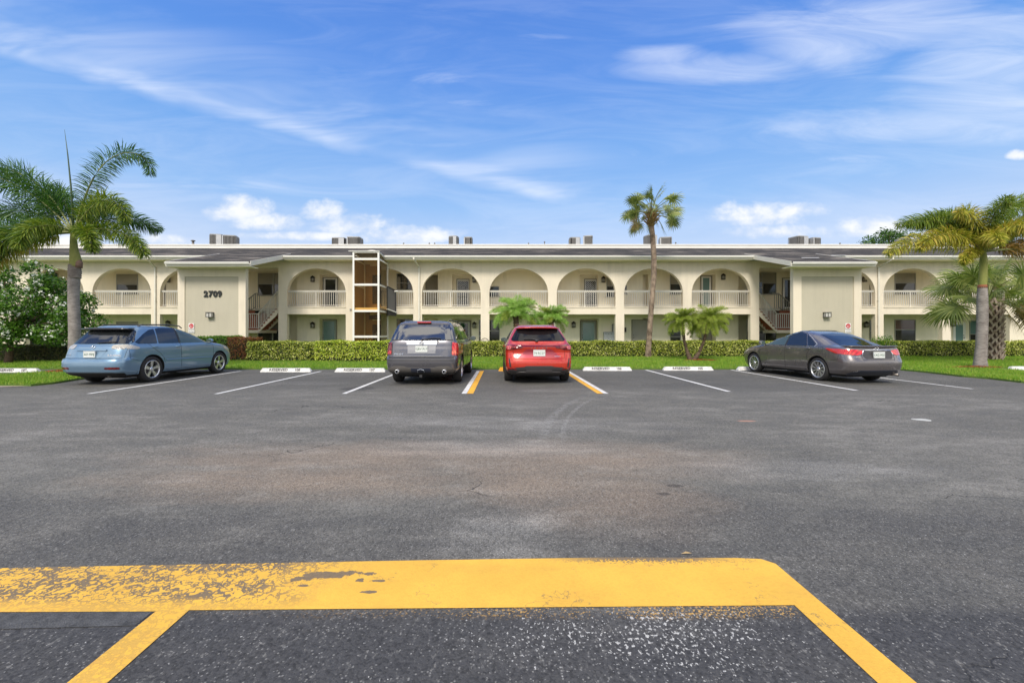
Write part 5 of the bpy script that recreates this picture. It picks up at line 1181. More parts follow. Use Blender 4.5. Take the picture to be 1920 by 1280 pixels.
pygmy(t, h1, 0.92, 34, PGY, 3, (75,52,30,12,-5)); pygmy(t, h2, 1.12, 42, PGY, 4, (75,52,32,12,-5))

# ------------------------------------------------------------------ broadleaf trees
def crown(t, lumps, n, leaf, mat, name='crown', aspect=0.45, hollow=0.55):
    P = []; w = np.array([r**2 for *_, r in lumps]); idx = NR.choice(len(lumps), n, p=w / w.sum())
    d = NR.randn(n, 3); d /= np.linalg.norm(d, axis=1)[:, None]; q = (hollow + (1 - hollow) * NR.rand(n)) ** 1.0; C = np.array([l[:3] for l in lumps])[idx]; rr = np.array([l[3] for l in lumps])[idx]
    q = q * (1 + 0.18 * np.sin(d[:,0]*7 + idx) * np.sin(d[:,2]*6 + idx*2)); P = C + d * (rr * q)[:, None] * np.array([1,1,0.8]); N = d * 0.6 + np.array([0,0,0.6])
    return link(name, leafmesh(name, P, leaf, aspect, N=N, droop=0.3), mat, t), P, d
Y = 19.6; t = empty('flowering_tree', (-22.0, Y, 0.03), 0, 'low spreading tree covered in white flowers behind the left foxtail palm', 'tree')
lumps = []
for (px, py, r) in ((30,590,1.0),(70,570,1.0),(100,600,0.95),(60,620,0.85),(20,625,0.9),(120,570,0.8),(85,535,0.85),(50,520,0.6),(110,625,0.75),(145,600,0.75),(150,625,0.6),(155,590,0.55),(-10,570,1.1),(-30,610,1.2),(-15,530,0.7),(90,510,0.35),(60,500,0.35),(135,555,0.5)):
    for s in range(2): lumps.append((wx(px, Y) + 22.0 + random.uniform(-.2,.2), random.uniform(-0.9,0.9), wz(py, Y) - 0.03 + random.uniform(-.15,.15), r * random.uniform(.7,1.0)))
FT = leafmat('glossy_tree_leaves', [(0.016,0.045,0.008),(0.045,0.12,0.012),(0.11,0.24,0.022),(0.17,0.31,0.04)], 0.35, 0.25, 1.3)
_, P, d = crown(t, lumps, 21000, 0.13, FT)
vis = np.where((P[:,1] < -0.35) | (d[:,2] > 0.55))[0]; k = NR.choice(vis, 200, replace=False); Q = np.repeat(P[k] + d[k] * 0.10 + np.array([0,-0.05,0.04]), 7, 0) + NR.randn(200 * 7, 3) * 0.045
fo = link('flowers', leafmesh('flowers', Q, 0.075, 0.9), M('white_petals', (0.75,0.76,0.66), 0.6, var=0.05), t)
br = MB(); br.tube([(0,0,-0.05),(0.1,0,0.8),(0.0,0,1.6)], 0.12, 9, rs=[0.16,0.11,0.09])
for i in range(22):
    l = lumps[i]; m_ = Vector((l[0]*0.4, l[1]*0.4, 1.0 + l[2]*0.35)); br.tube([(0, 0, 0.9 + 0.03*i), m_, (l[0], l[1], l[2])], 0.03, 6, rs=[0.06,0.04,0.012])
br.build('trunk', barkmat('brown_branch_bark', (0.07,0.045,0.03), (0.22,0.15,0.11)), t)
Y = 50; t = empty('broadleaf_tree', (wx(1675, Y), Y, 0), 0, 'leafy tree top rising behind the roof at the right', 'tree'); X_ = t.location.x; lumps = []
for (px, py, r) in ((1675,450,1.7),(1650,455,1.6),(1700,455,1.6),(1665,436,0.9),(1690,440,0.8),(1735,452,1.0),(1755,448,0.5),(1715,443,0.6),(1630,456,1.2),(1780,458,1.4),(1655,443,0.8)):
    lumps.append((wx(px, Y) - X_, random.uniform(-1,1), wz(py, Y), r))
for i in range(14): lumps.append((random.uniform(-3.5,4.5), random.uniform(-2,2), random.uniform(7.0,10), 1.6))
crown(t, lumps, 16000, 0.22, leafmat('far_tree_leaves', [(0.02,0.05,0.01),(0.05,0.12,0.02),(0.11,0.21,0.03)], 0.5, 0.25, 0.6), hollow=0.35)
br = MB(); br.tube([(0,0,-0.1),(0.2,0,4),(0,0,7.5)], 0.3, 10, rs=[0.4,0.28,0.2])
for l in lumps[:14]: br.tube([(0,0,6.5), (l[0]*.5, l[1]*.5, 8.2), l[:3]], 0.06, 6, rs=[0.14,0.09,0.02])
br.build('trunk', MATS['brown_branch_bark'], t)
# ------------------------------------------------------------------ cars (x forward, y left, z up, origin on the ground in the middle)
GLS = glassy('car_glass_tinted', (0.012, 0.014, 0.015), 0.02, 0.1); GLS.node_tree.nodes['Principled BSDF'].inputs['Specular IOR Level'].default_value = 0.9
GLC = glassy('car_glass_clear', (0.06, 0.085, 0.075), 0.02, 0.2); GLC.node_tree.nodes['Principled BSDF'].inputs['Specular IOR Level'].default_value = 0.7
GLK = glassy('car_glass_black', (0.008,0.008,0.009), 0.03, 0.1); GLK.node_tree.nodes['Principled BSDF'].inputs['Specular IOR Level'].default_value = 0.3
GLM = glassy('car_glass_mirrorlike', (0.012,0.014,0.016), 0.015, 0.1); GLM.node_tree.nodes['Principled BSDF'].inputs['Specular IOR Level'].default_value = 1.0; GLM.node_tree.nodes['Principled BSDF'].inputs['IOR'].default_value = 1.9
BPL = M('black_car_plastic', (0.022,0.022,0.023), 0.55, var=0.15, scale=6); RUB = M('tyre_rubber', (0.022,0.021,0.020), 0.85, var=0.2, scale=12, bmp=0.2)
ALU = M('alloy_wheel', (0.62,0.62,0.62), 0.25, 0.85, var=0.05); CHR = M('chrome_trim', (0.75,0.75,0.75), 0.12, 1.0, var=0.03)
UND = M('underbody_black', (0.010,0.010,0.010), 0.95, var=0.1); GAP = M('panel_gap', (0.006,0.006,0.006), 0.9, var=0.0)
def lampmat(name, col, rough=0.1):
    m, nt, b = newmat(name); p = nt.nodes.new('ShaderNodeTexCoord').outputs['Object']
    w = nt.nodes.new('ShaderNodeTexWave'); w.inputs['Scale'].default_value = 9; w.inputs['Distortion'].default_value = 1.0; nt.links.new(p, w.inputs['Vector'])
    c = mixc(nt, w.outputs['Fac'], [x * 0.65 for x in col], [min(1, x * 1.25) for x in col]); nt.links.new(c, b.inputs['Base Color'])
    b.inputs['Roughness'].default_value = rough; b.inputs['Coat Weight'].default_value = 1; b.inputs['Coat Roughness'].default_value = 0.02; MATS[name] = m; return m
RED = lampmat('red_lamp', (0.55,0.025,0.018)); RED2 = lampmat('dark_red_lamp', (0.13,0.003,0.004)); CLRL = lampmat('clear_lamp', (0.42,0.39,0.33)); ORL = lampmat('orange_lamp', (0.75,0.16,0.08))
PLT = M('plate_white', (0.66,0.68,0.64), 0.45, var=0.06, scale=20)

class Car:
    def __init__(s, name, levels, L, mat, wb, fx, r, tw, track, loc, rz, label, nose_n=3.2, tail_n=3.6, lr=0.5, lf=0.75, mids=14):
        s.root = empty(name, (loc[0], loc[1], 0.0), rz, label, 'car')
        s.mat = mat; s.fx, s.rx = fx, fx - wb; s.r = r; s.tw = tw; s.track = track
        # levels: z, xr, xf, half width, [rear corner length], [front corner length]
        lv = []
        for a, b in zip(levels[:-1], levels[1:]):
            k = max(1, int(round((b[0] - a[0]) / 0.035)))
            for i in range(k): t = i / k; lv.append([x + (y - x) * t for x, y in zip(a, b)])
        lv.append(list(levels[-1]))
        V = []; Fc = []; ring = None; NA = 9
        for z, xr, xf, w, cr, cf in lv:
            half = []
            for i in range(NA):          # rear corner: from centre line to the side
                th = math.pi / 2 * i / (NA - 1); half.append((xr + cr * (1 - math.cos(th) ** (2 / tail_n)), w * math.sin(th) ** (2 / tail_n) if i else 0.0))
            # flat middle of the tail so that lamps sit on enough points
            x0, x1 = xr + cr, xf - cf
            for i in range(1, mids): half.append((x0 + (x1 - x0) * i / mids, w))
            for i in range(NA - 1, -1, -1):
                th = math.pi / 2 * i / (NA - 1); half.append((xf - cf * (1 - math.cos(th) ** (2 / nose_n)), w * math.sin(th) ** (2 / nose_n) if i else 0.0))
            pts = [(x, y) for x, y in half] + [(x, -y) for x, y in reversed(half[1:-1])]
            n = len(pts); b = len(V)
            for x, y in pts:
                tp = 1 - 0.05 * (abs(x) / (L / 2)) ** 4; V.append((x, y * tp, z))
            if ring is not None:
                for i in range(n): Fc.append((ring + i, ring + (i + 1) % n, b + (i + 1) % n, b + i))
            ring = b
        n = len(pts); Fc.append(tuple(reversed(range(n))))
        # closed roof: stitch left and right halves
        h = len(half); b = ring
        Fc.append((b, b + 1, b + n - 1)); 
        for i in range(1, h - 2): Fc.append((b + i, b + i + 1, b + n - i - 1, b + n - i))
        Fc.append((b + h - 2, b + h - 1, b + h))
        me = bpy.data.meshes.new('body'); me.from_pydata(V, [], Fc); bm = bmesh.new(); bm.from_mesh(me); bmesh.ops.recalc_face_normals(bm, faces=bm.faces); bm.to_mesh(me); bm.free()
        tmp = bpy.data.objects.new('body', me); COL.objects.link(tmp)
        cuts = []
        for x in (s.fx, s.rx):
            for sg in (1, -1):
                c = MB(); c.lathe([(r + 0.045, sg * (track / 2 - tw / 2 - 0.10)), (r + 0.045, sg * (track / 2 + 0.6))], 40, 'y', (x, 0, r + 0.01)); o = c.build('cut', UND); cuts.append(o)
                md = tmp.modifiers.new('b', 'BOOLEAN'); md.object = o; md.operation = 'DIFFERENCE'; md.solver = 'EXACT'
        dg = bpy.context.evaluated_depsgraph_get(); nm = bpy.data.meshes.new_from_object(tmp.evaluated_get(dg))
        bpy.data.objects.remove(tmp); [bpy.data.objects.remove(c) for c in cuts]
        nm.name = 'body'; nm.materials.clear(); s.body = link('body', nm, [mat, UND], s.root)
        for p in nm.polygons:
            c = p.center; dark = p.normal.z < -0.75 and c.z < 0.33
            for x in (s.fx, s.rx):
                d = math.hypot(c.x - x, c.z - r - 0.01)
                if d < r + 0.035 + 0.02 and abs(c.y) < track / 2 + tw and (abs(d - r - 0.045) < 0.02 and abs(p.normal.y) < 0.35 or abs(p.normal.y) > 0.95 and abs(c.y) < track / 2 - tw / 2 - 0.05): dark = True
            p.material_index = 1 if dark else 0; p.use_smooth = not dark
        nm.set_sharp_from_angle(angle=R(34)) if hasattr(nm, 'set_sharp_from_angle') else None
        s.bvh = BVHTree.FromPolygons([v.co.copy() for v in me.vertices], [tuple(p.vertices) for p in me.polygons])
    def squash(s, z0, k):
        """lower the greenhouse: everything above z0 is scaled towards it"""
        def walk(o):
            for c in kids(o):
                if c.name.startswith('wheel'): continue
                for v in c.data.vertices:
                    if v.co.z > z0: v.co.z = z0 + (v.co.z - z0) * k
                c.data.update(); walk(c)
        walk(s.root)
    def hit(s, ax, a, b):
        o, d = {'L': ((a, 3, b), (0, -1, 0)), 'R': ((a, -3, b), (0, 1, 0)), 'B': ((-5, a, b), (1, 0, 0)), 'F': ((5, a, b), (-1, 0, 0)), 'T': ((a, b, 4), (0, 0, -1))}[ax]
        h = s.bvh.ray_cast(Vector(o), Vector(d))
        if h[0] is None: h = s.bvh.find_nearest(Vector(o) + Vector(d) * (2.2 if ax in 'LR' else 2.7))
        n = h[1]
        if n.dot(Vector(d)) > 0: n = -n
        return h[0], n
    def patch(s, name, poly, ax, mat, off=0.006, res=0.06, parent=None, rnd=1, skirt=0.012):
        if rnd:                    # round the corners by a small radius
            q = []; n = len(poly)
            for i in range(n):
                a, p_, b = [Vector(poly[k % n]) for k in (i - 1, i, i + 1)]; r1 = min(0.032, (a - p_).length * 0.4); r2 = min(0.032, (b - p_).length * 0.4)
                s0 = p_ + (a - p_).normalized() * r1; s1 = p_ + (b - p_).normalized() * r2; q += [tuple(s0), tuple(s0 * .25 + p_ * .5 + s1 * .25), tuple(s1)]
            poly = q
        bm = bmesh.new(); bm.faces.new([bm.verts.new((a, b, 0)) for a, b in poly])
        for k in (0, 1):
            lo = min(p[k] for p in poly); hi = max(p[k] for p in poly); c = lo + res
            while c < hi - 0.004:
                bmesh.ops.bisect_plane(bm, geom=bm.verts[:] + bm.edges[:] + bm.faces[:], plane_co=(c, 0, 0) if k == 0 else (0, c, 0), plane_no=(1,0,0) if k == 0 else (0,1,0)); c += res
        bm.verts.ensure_lookup_table(); nn = {}
        bnd = [e for e in bm.edges if len(e.link_faces) == 1]
        for v in bm.verts:
            p, n = s.hit(ax, v.co.x, v.co.y); nn[v] = n; v.co = p + n * off
        ext = bmesh.ops.extrude_edge_only(bm, edges=bnd); 
        newv = [g for g in ext['geom'] if isinstance(g, bmesh.types.BMVert)]
        for v in newv:
            m = min((e.other_vert(v) for e in v.link_edges if e.other_vert(v) in nn), key=lambda q: (q.co - v.co).length); v.co -= nn[m] * (off + skirt)
        bmesh.ops.recalc_face_normals(bm, faces=bm.faces); me = bpy.data.meshes.new(name); bm.to_mesh(me); bm.free()
        for p in me.polygons: p.use_smooth = True
        me.set_sharp_from_angle(angle=R(40)) if hasattr(me, 'set_sharp_from_angle') else None
        return link(name, me, mat, parent or s.root)
    def line(s, mb, pts, ax, w=0.007, off=0.001, step=0.05, h=0.006):
        P = []
        for (a, b) in zip(pts[:-1], pts[1:]):
            L = math.hypot(b[0]-a[0], b[1]-a[1]); k = max(1, int(L / step))
            for i in range(k): P.append((a[0] + (b[0]-a[0])*i/k, a[1] + (b[1]-a[1])*i/k))
        P.append(pts[-1]); Q = [s.hit(ax, *p) for p in P]; Q = [p + n * off for p, n in Q]
        mb.tube(Q, w / 2, 6, sm=False)
    def lines(s, name, sets, mat, w=0.007, off=0.001, parent=None, h=0):
        for ax, pts in sets:
            mb = MB(); s.line(mb, pts, ax, w, off); mb.build(name, mat, parent or s.body)
    def wheels(s, spokes=5, sw=0.05, kind='thick', rr=None):
        rr = rr or s.r * 0.66
        for x in (s.fx, s.rx):
            for sg in (1, -1):
                y = sg * s.track / 2; r, tw = s.r, s.tw; o = sg
                hub = MB(); hub.lathe([(0.15, -o*0.02), (0.15, o*0.01), (0.06, o*0.03)], 24, 'y'); wh = hub.build('wheel', M('brake_disc', (0.10,0.095,0.09), 0.5, 0.6), s.root); wh.location = (x, y, r)
                t = MB(); h = tw / 2
                t.lathe([(rr - 0.01, -h*0.8), (rr + 0.02, -h), (r - 0.05, -h), (r - 0.018, -h*0.9), (r, -h*0.66), (r + 0.001, 0), (r, h*0.66), (r - 0.018, h*0.9), (r - 0.05, h), (rr + 0.02, h), (rr - 0.01, h*0.8)], 44, 'y', cap=False); t.build('tyre', RUB, wh)
                m = MB(); e = o * h * 0.86
                m.lathe([(rr + 0.008, e), (rr + 0.004, e + o*0.012), (rr - 0.018, e + o*0.010), (rr - 0.024, e - o*0.02), (rr - 0.03, -e)], 40, 'y', cap=False)
                m.lathe([(0.062, e - o*0.05), (0.062, e - o*0.012), (0.035, e - o*0.004), (0.03, e - o*0.002)], 20, 'y')
                for k in range(spokes):
                    a = 2 * math.pi * k / spokes + 0.3
                    prs = ((0, sw),) if kind == 'thick' else ((-0.10, sw), (0.10, sw))
                    for da, wv in prs:
                        c0 = Vector((math.cos(a + da*0.5) * 0.045, e - o*0.02, math.sin(a + da*0.5) * 0.045)); c1 = Vector((math.cos(a + da) * (rr - 0.012), e - o*0.006, math.sin(a + da) * (rr - 0.012)))
                        d = (c1 - c0).normalized(); sd = Vector((-d.z, 0, d.x)); w0, w1 = wv * 0.62, wv
                        vs = [c0 - sd*w0/2, c0 + sd*w0/2, c1 + sd*w1/2, c1 - sd*w1/2]; bk = Vector((0, -o*0.035, 0)); m.add(vs + [v + bk for v in vs], [(0,1,2,3),(7,6,5,4),(0,4,5,1),(1,5,6,2),(2,6,7,3),(3,7,4,0)])
                    m.lathe([(0.008, e - o*0.012), (0.008, e - o*0.002)], 6, 'y', (math.cos(a)*0.045*1.2, 0, math.sin(a)*0.045*1.2)) if False else None
                m.build('rim', ALU, wh)
                b = MB(); b.lathe([(rr - 0.035, -o*0.06), (rr - 0.035, -o*0.05)], 30, 'y'); b.build('barrel', UND, wh)
    def under(s, x0, x1, w, z=0.17):
        mb = MB(); mb.box(x0, x1, -w, w, z, z + 0.14); mb.tube([(x0 + 0.1, w*0.5, z + 0.02), (x1 - 0.8, w*0.4, z)], 0.035, 8)
        for x in (s.fx, s.rx): mb.tube([(x, -s.track/2 + 0.05, s.r), (x, s.track/2 - 0.05, s.r)], 0.05, 8)
        mb.build('underbody', UND, s.root)
    def mirror(s, x, z, mat, w=0.20, h=0.15):
        for sg in (1, -1):
            p, n = s.hit('L' if sg > 0 else 'R', x, z - 0.02); y = p.y
            m = MB(); m.lathe([(0.02, -0.055), (h*0.42, -0.045), (h*0.5, 0.0), (h*0.44, 0.05), (0.02, 0.085)], 16, 'x', (0,0,0))
            vs = [(v[0]*1.0, v[1]*1.35, v[2]) for v in m.v]; m.v = [(vx + x, vy + y + sg*0.14, vz + z + 0.03) for vx, vy, vz in vs]; o = m.build('mirror', mat, s.root)
            g = MB(); g.box(x - 0.062, x - 0.056, y + sg*0.14 - 0.082, y + sg*0.14 + 0.082, z - 0.025, z + 0.085); g.build('mirror_glass', GLC, o)
            a = MB(); a.bar((x + 0.02, y - sg*0.02, z - 0.03), (x, y + sg*0.09, z), 0.06, 0.035); a.build('mirror_arm', BPL, o)
    def handle(s, x, z, mat, sides='LR', L=0.17):
        for ax in sides:
            p, n = s.hit(ax, x, z); sg = 1 if ax == 'L' else -1; m = MB()
            m.tube([(x - L/2, p.y - sg*0.005, z), (x - L/2 + 0.02, p.y + sg*0.028, z), (x + L/2 - 0.02, p.y + sg*0.028, z), (x + L/2, p.y - sg*0.005, z)], 0.013, 8); m.build('door_handle', mat, s.root)
    def plate(s, z, txt, top='FLORIDA', y=0.0, w=0.305, back=None):
        p, n = s.hit('B', y, z); m = MB(); x = p.x - 0.022
        xs = min(s.hit('B', y + dy, z + dz)[0].x for dy in (-w/2, 0, w/2) for dz in (-.07, .07)) - 0.012
        m.box(xs - 0.008, xs + 0.03, y - w/2, y + w/2, z - 0.076, z + 0.076); o = m.build('number_plate', PLT, s.root)
        Mx = Matrix.Translation((xs - 0.0105, y, z - 0.008)) @ Matrix.Rotation(-math.pi/2, 4, 'Z') @ Matrix.Rotation(math.pi/2, 4, 'X')
        lettering('plate_text', txt, 0.088, M('plate_green', (0.05,0.13,0.075), 0.5), Mx, o, 0.002, 0.92)
        fr = MB()
        for a in ((-w/2-.006, w/2+.006, .074, .084), (-w/2-.006, w/2+.006, -.084, -.074), (-w/2-.008, -w/2, -.08, .08), (w/2, w/2+.008, -.08, .08)): fr.box(xs - 0.013, xs + 0.01, y + a[0], y + a[1], z + a[2], z + a[3])
        fr.build('plate_frame', PLT, o)
    def text(s, name, body, y, z, size, mat, sx=1.2, depth=0.006, space=1.1):
        p, n = s.hit('B', y, z); Mx = Matrix.Translation((p.x - 0.006, y, z)) @ Matrix.Rotation(-math.pi/2, 4, 'Z') @ Matrix.Rotation(math.pi/2 , 4, 'X')
        o = lettering(name, body, size, mat, Matrix.Identity(4), s.root, depth, sx, space)
        o.data.transform(Mx)
        # bend every letter on to the tail panel
        for v in o.data.vertices:
            q, _ = s.hit('B', v.co.y, v.co.z); v.co.x += q.x - p.x
        return o
    def ring(s, y, z, rx, rz_, t, mat, name='badge', extra=None):
        m = MB()
        def el(y0, z0, a, b, tt):
            pts = []
            for i in range(25):
                th = 2*math.pi*i/24; yy, zz = y0 + a*math.cos(th), z0 + b*math.sin(th); pts.append(s.hit('B', yy, zz)[0] + Vector((-0.008, 0, 0)))
            m.tube(pts, tt, 6, cap=False)
        el(y, z, rx, rz_, t)
        if extra: extra(m, el)
        m.build(name, mat, s.root)
def both(c, name, poly, mat, **k):
    return [c.patch(name, poly, ax, mat, **k) for ax in 'LR']
def mirror_y(poly): return [(-a, b) for a, b in poly]

# ---------------------------------------------------------------- blue SUV
lv = [(.20,-2.00,2.10,.78,.45,.7),(.26,-2.20,2.26,.86,.45,.75),(.36,-2.33,2.33,.905,.42,.8),(.50,-2.365,2.36,.918,.40,.85),(.62,-2.36,2.36,.922,.40,.85),(.69,-2.33,2.33,.920,.40,.85),
      (.72,-2.26,2.31,.915,.40,.85),(.80,-2.235,2.30,.915,.40,.85),(.88,-2.21,2.22,.912,.40,.85),(.95,-2.19,2.04,.905,.42,.8),(1.00,-2.17,1.80,.895,.42,.7),(1.045,-2.13,1.45,.878,.42,.6),(1.075,-2.09,1.14,.862,.42,.55),
      (1.10,-2.08,1.06,.856,.42,.52),(1.25,-1.97,.78,.80,.42,.5),(1.40,-1.85,.46,.735,.42,.5),(1.50,-1.77,.22,.685,.40,.5),(1.56,-1.70,.02,.645,.40,.5),(1.60,-1.62,-.14,.59,.40,.5),(1.625,-1.50,-.32,.49,.40,.45),(1.640,-1.25,-.5,.34,.3,.3)]
BLUE = paint('light_blue_paint', (0.155,0.26,0.365), 0.45, 0.30)
rzb = math.atan2(2.78, 0.16) ; c = Car('blue_suv', lv, 4.73, BLUE, 2.715, 1.40, .362, .225, 1.60, (-10.72, 13.83), rzb, 'light blue SUV with black rear spoiler, clear tail lamps and five spoke alloys')
c.wheels(5, 0.095, 'thick', 0.25); c.under(-1.9, 2.0, 0.62)
both(c, 'side_window', [(1.02,1.09),(.50,1.43),(.10,1.555),(-.22,1.575),(-.26,1.08)], GLC); both(c, 'side_window', [(-.34,1.08),(-.31,1.578),(-.80,1.57),(-.98,1.54),(-1.06,1.09)], GLS)
both(c, 'side_window', [(-1.11,1.09),(-1.03,1.535),(-1.22,1.50),(-1.45,1.38),(-1.80,1.14),(-1.70,1.09)], GLS)
both(c, 'window_trim', [(-.265,1.075),(-.23,1.58),(-.305,1.583),(-.335,1.075)], BPL, off=0.004, rnd=0)
c.patch('windscreen', [(-.66,1.14),(.66,1.14),(.56,1.46),(-.56,1.46)], 'F', GLS)
c.patch('rear_window', [(-.80,1.095),(.80,1.095),(.815,1.15),(.68,1.46),(.62,1.52),(-.62,1.52),(-.68,1.46),(-.815,1.15)], 'B', GLS, off=0.008)
# roof spoiler
sp_ = MB(); vs = []
for i in range(11):
    y = -.66 + 1.32*i/10; q = 1 - (abs(y)/.66)**3*0.5; vs += [(-1.60, y, 1.598 - .04*(1-q)*2), (-1.80 - .14*q, y, 1.550 - .02*(1-q)), (-1.80 - .13*q, y, 1.51), (-1.70, y, 1.49)]
fs = [(4*i+k, 4*i+(k+1)%4, 4*i+4+(k+1)%4, 4*i+4+k) for i in range(10) for k in range(4)] + [(0,3,2,1), (40,41,42,43)]
sp_.add(vs, fs, True); sp_.build('spoiler', M('gloss_black', (0.012,0.012,0.013), 0.12, var=0.0, coat=1.0), c.root, fixn=True)
w = MB()
for a, b in (((-.05,1.12),(-.55,1.15)),): w.tube([c.hit('B', a[0], a[1])[0] + Vector((-.03,0,0)), c.hit('B', -.3, 1.15)[0] + Vector((-.035,0,.0)), c.hit('B', b[0], b[1])[0] + Vector((-.03,0,0))], 0.011, 6)
w.build('wiper', BPL, c.root)
for sg in (1, -1):
    f = (lambda P: P) if sg > 0 else mirror_y
    c.patch('tail_lamp', f([(.52,.96),(.50,1.06),(.70,1.075),(.80,1.07),(.80,.955)]), 'B', CLRL, off=0.010, rnd=1)
    ax = 'L' if sg > 0 else 'R'; c.patch('tail_lamp', [(-2.04,.955),(-2.03,1.07),(-1.92,1.06),(-1.72,1.0),(-1.70,.965),(-1.80,.945)], ax, CLRL, off=0.010)
    c.patch('reflector', f([(.48,.435),(.50,.485),(.80,.485),(.82,.44),(.74,.425)]), 'B', RED2, off=0.006)
    c.patch('headlamp', [(2.02,.72),(1.72,.90),(1.60,.92),(1.62,.86),(1.95,.68)], ax, CLRL, off=0.008)
c.patch('garnish', [(-.42,.905),(.42,.905),(.42,.94),(.30,.955),(-.30,.955),(-.42,.94)], 'B', BLUE, off=0.035, rnd=0, skirt=0.05)
c.patch('plate_recess', [(-.40,.90),(-.30,.735),(.30,.735),(.40,.90)], 'B', paint('light_blue_recess', (0.17,0.28,0.38), 0.4, 0.3), off=0.003, rnd=1)
c.plate(0.825, 'AI7 MMJ')
c.patch('bumper_underside', [(-.78,.235),(.78,.235),(.66,.335),(-.66,.335)], 'B', BPL, off=0.004)
c.ring(0, 1.015, .065, .045, .007, CHR, extra=lambda m, el: (m.tube([c.hit('B', .015, 1.045)[0] + Vector((-.01,0,0)), c.hit('B', .0, 1.005)[0] + Vector((-.01,0,0)), c.hit('B', -.045, .995)[0] + Vector((-.01,0,0))], .007, 5)))
c.text('badge', 'RX400h', -.62, .79, .075, CHR, 1.1); c.text('badge', 'LEXUS', .66, .80, .055, CHR, 1.1)
c.lines('panel_gap', [('B', [(-.80,.72),(.80,.72)]), ('B', [(-.84,1.08),(-.83,.73)]), ('B', [(.84,1.08),(.83,.73)])] + [x for ax in 'LR' for x in ((ax, [(1.06,1.06),(1.10,.9),(1.08,.45),(.98,.33)]), (ax, [(-.28,1.07),(-.28,.45),(-.26,.33)]), (ax, [(-1.40,1.08),(-1.30,.98),(-1.05,.80),(-.93,.66),(-.90,.52)]), (ax, [(-.9,.33),(1.0,.33)]), (ax, [(-2.0,.93),(-2.0,.70),(-1.86,.66),(-1.72,.62)]))], GAP, 0.007)
c.lines('side_moulding', [(ax, [(-.86,.60),(1.04,.585)]) for ax in 'LR'], BLUE, 0.035, 0.0, c.root)
c.mirror(.98, 1.10, BLUE); c.handle(-.40, .98, BLUE); c.handle(-1.22, .99, BLUE)
for sg in (1, -1):
    rr_ = MB(); P = [(-1.42, sg*.55, 1.60), (-1.30, sg*.56, 1.655), (-.4, sg*.57, 1.67), (.02, sg*.58, 1.64), (.12, sg*.58, 1.57)]; rr_.tube(P, .018, 8); rr_.build('roof_rail', M('dark_rail', (0.08,0.08,0.08), 0.4, 0.6), c.root)
cb = MB(); cb.tube([(-.25,-.55,1.675),(-.25,0,1.69),(-.25,.55,1.675)], .014, 6); cb.build('crossbar', MATS['dark_rail'], c.root); cb = MB(); cb.tube([(-.95,-.55,1.66),(-.95,0,1.675),(-.95,.55,1.66)], .014, 6); cb.build('crossbar', MATS['dark_rail'], c.root)
e = MB(); e.tube([(-1.7,-.35,.24),(-2.12,-.38,.235)], .032, 10); e.build('exhaust', M('exhaust_metal', (0.25,0.22,0.19), 0.35, 0.9), c.root)

c.squash(1.05, 0.93)
# ---------------------------------------------------------------- grey sedan
lv = [(.19,-2.10,2.15,.78,.5,.8),(.25,-2.26,2.30,.85,.5,.85),(.36,-2.38,2.38,.885,.48,.95),(.50,-2.42,2.42,.905,.46,1.0),(.60,-2.42,2.42,.91,.46,1.0),(.68,-2.39,2.38,.910,.46,1.0),(.76,-2.355,2.30,.908,.46,1.0),(.84,-2.33,2.16,.902,.46,.95),
      (.89,-2.32,1.94,.895,.46,.85),(.935,-2.30,1.66,.888,.46,.75),(.97,-2.30,1.40,.880,.5,.65),(1.000,-2.20,1.18,.868,.55,.6),(1.015,-2.02,1.06,.855,.55,.55),(1.03,-1.86,1.00,.845,.50,.52),(1.12,-1.62,.80,.795,.5,.5),(1.22,-1.38,.56,.735,.5,.5),(1.32,-1.12,.28,.675,.5,.5),(1.39,-.88,.04,.62,.5,.45),(1.43,-.68,-.12,.56,.4,.4),(1.455,-.52,-.24,.44,.28,.28),(1.468,-.42,-.34,.28,.10,.10)]
GREY = paint('dark_taupe_grey_paint', (0.155,0.14,0.136), 0.6, 0.26)
c = Car('grey_sedan', lv, 4.85, GREY, 2.775, 1.43, .335, .215, 1.58, (9.93, 14.22), math.atan2(2.77, -0.27), 'dark grey four door sedan with red tail lamps parked at the right')
c.wheels(10, 0.022, 'pair', 0.245); c.under(-2.0, 2.0, 0.62)
both(c, 'side_window', [(1.0,1.005),(.62,1.21),(.28,1.345),(-.01,1.405),(-.03,.995)], GLC); both(c, 'side_window', [(-.10,.995),(-.07,1.412),(-.42,1.41),(-.68,1.355),(-.93,1.0)], GLS); both(c, 'side_window', [(-.97,1.0),(-.73,1.335),(-.92,1.24),(-1.22,1.055),(-1.18,1.005)], GLS)
both(c, 'window_trim', [(-.035,.99),(.0,1.41),(-.065,1.415),(-.095,.99)], BPL, off=0.004, rnd=0)
c.lines('chrome_trim', [(ax, [(1.03,.99),(.60,1.235),(.26,1.365),(-.02,1.425),(-.42,1.428),(-.70,1.375),(-.96,1.245),(-1.27,1.06),(-1.22,.985),(0,.978),(1.03,.985)]) for ax in 'LR'], CHR, 0.018, 0.004, c.root)
c.patch('windscreen', [(-.66,1.06),(.66,1.06),(.52,1.36),(-.52,1.36)], 'F', GLS); c.patch('rear_window', [(-1.86,-.60),(-1.86,.60),(-1.0,.50),(-.92,.0),(-1.0,-.50)], 'T', GLS, off=0.006, res=0.08)
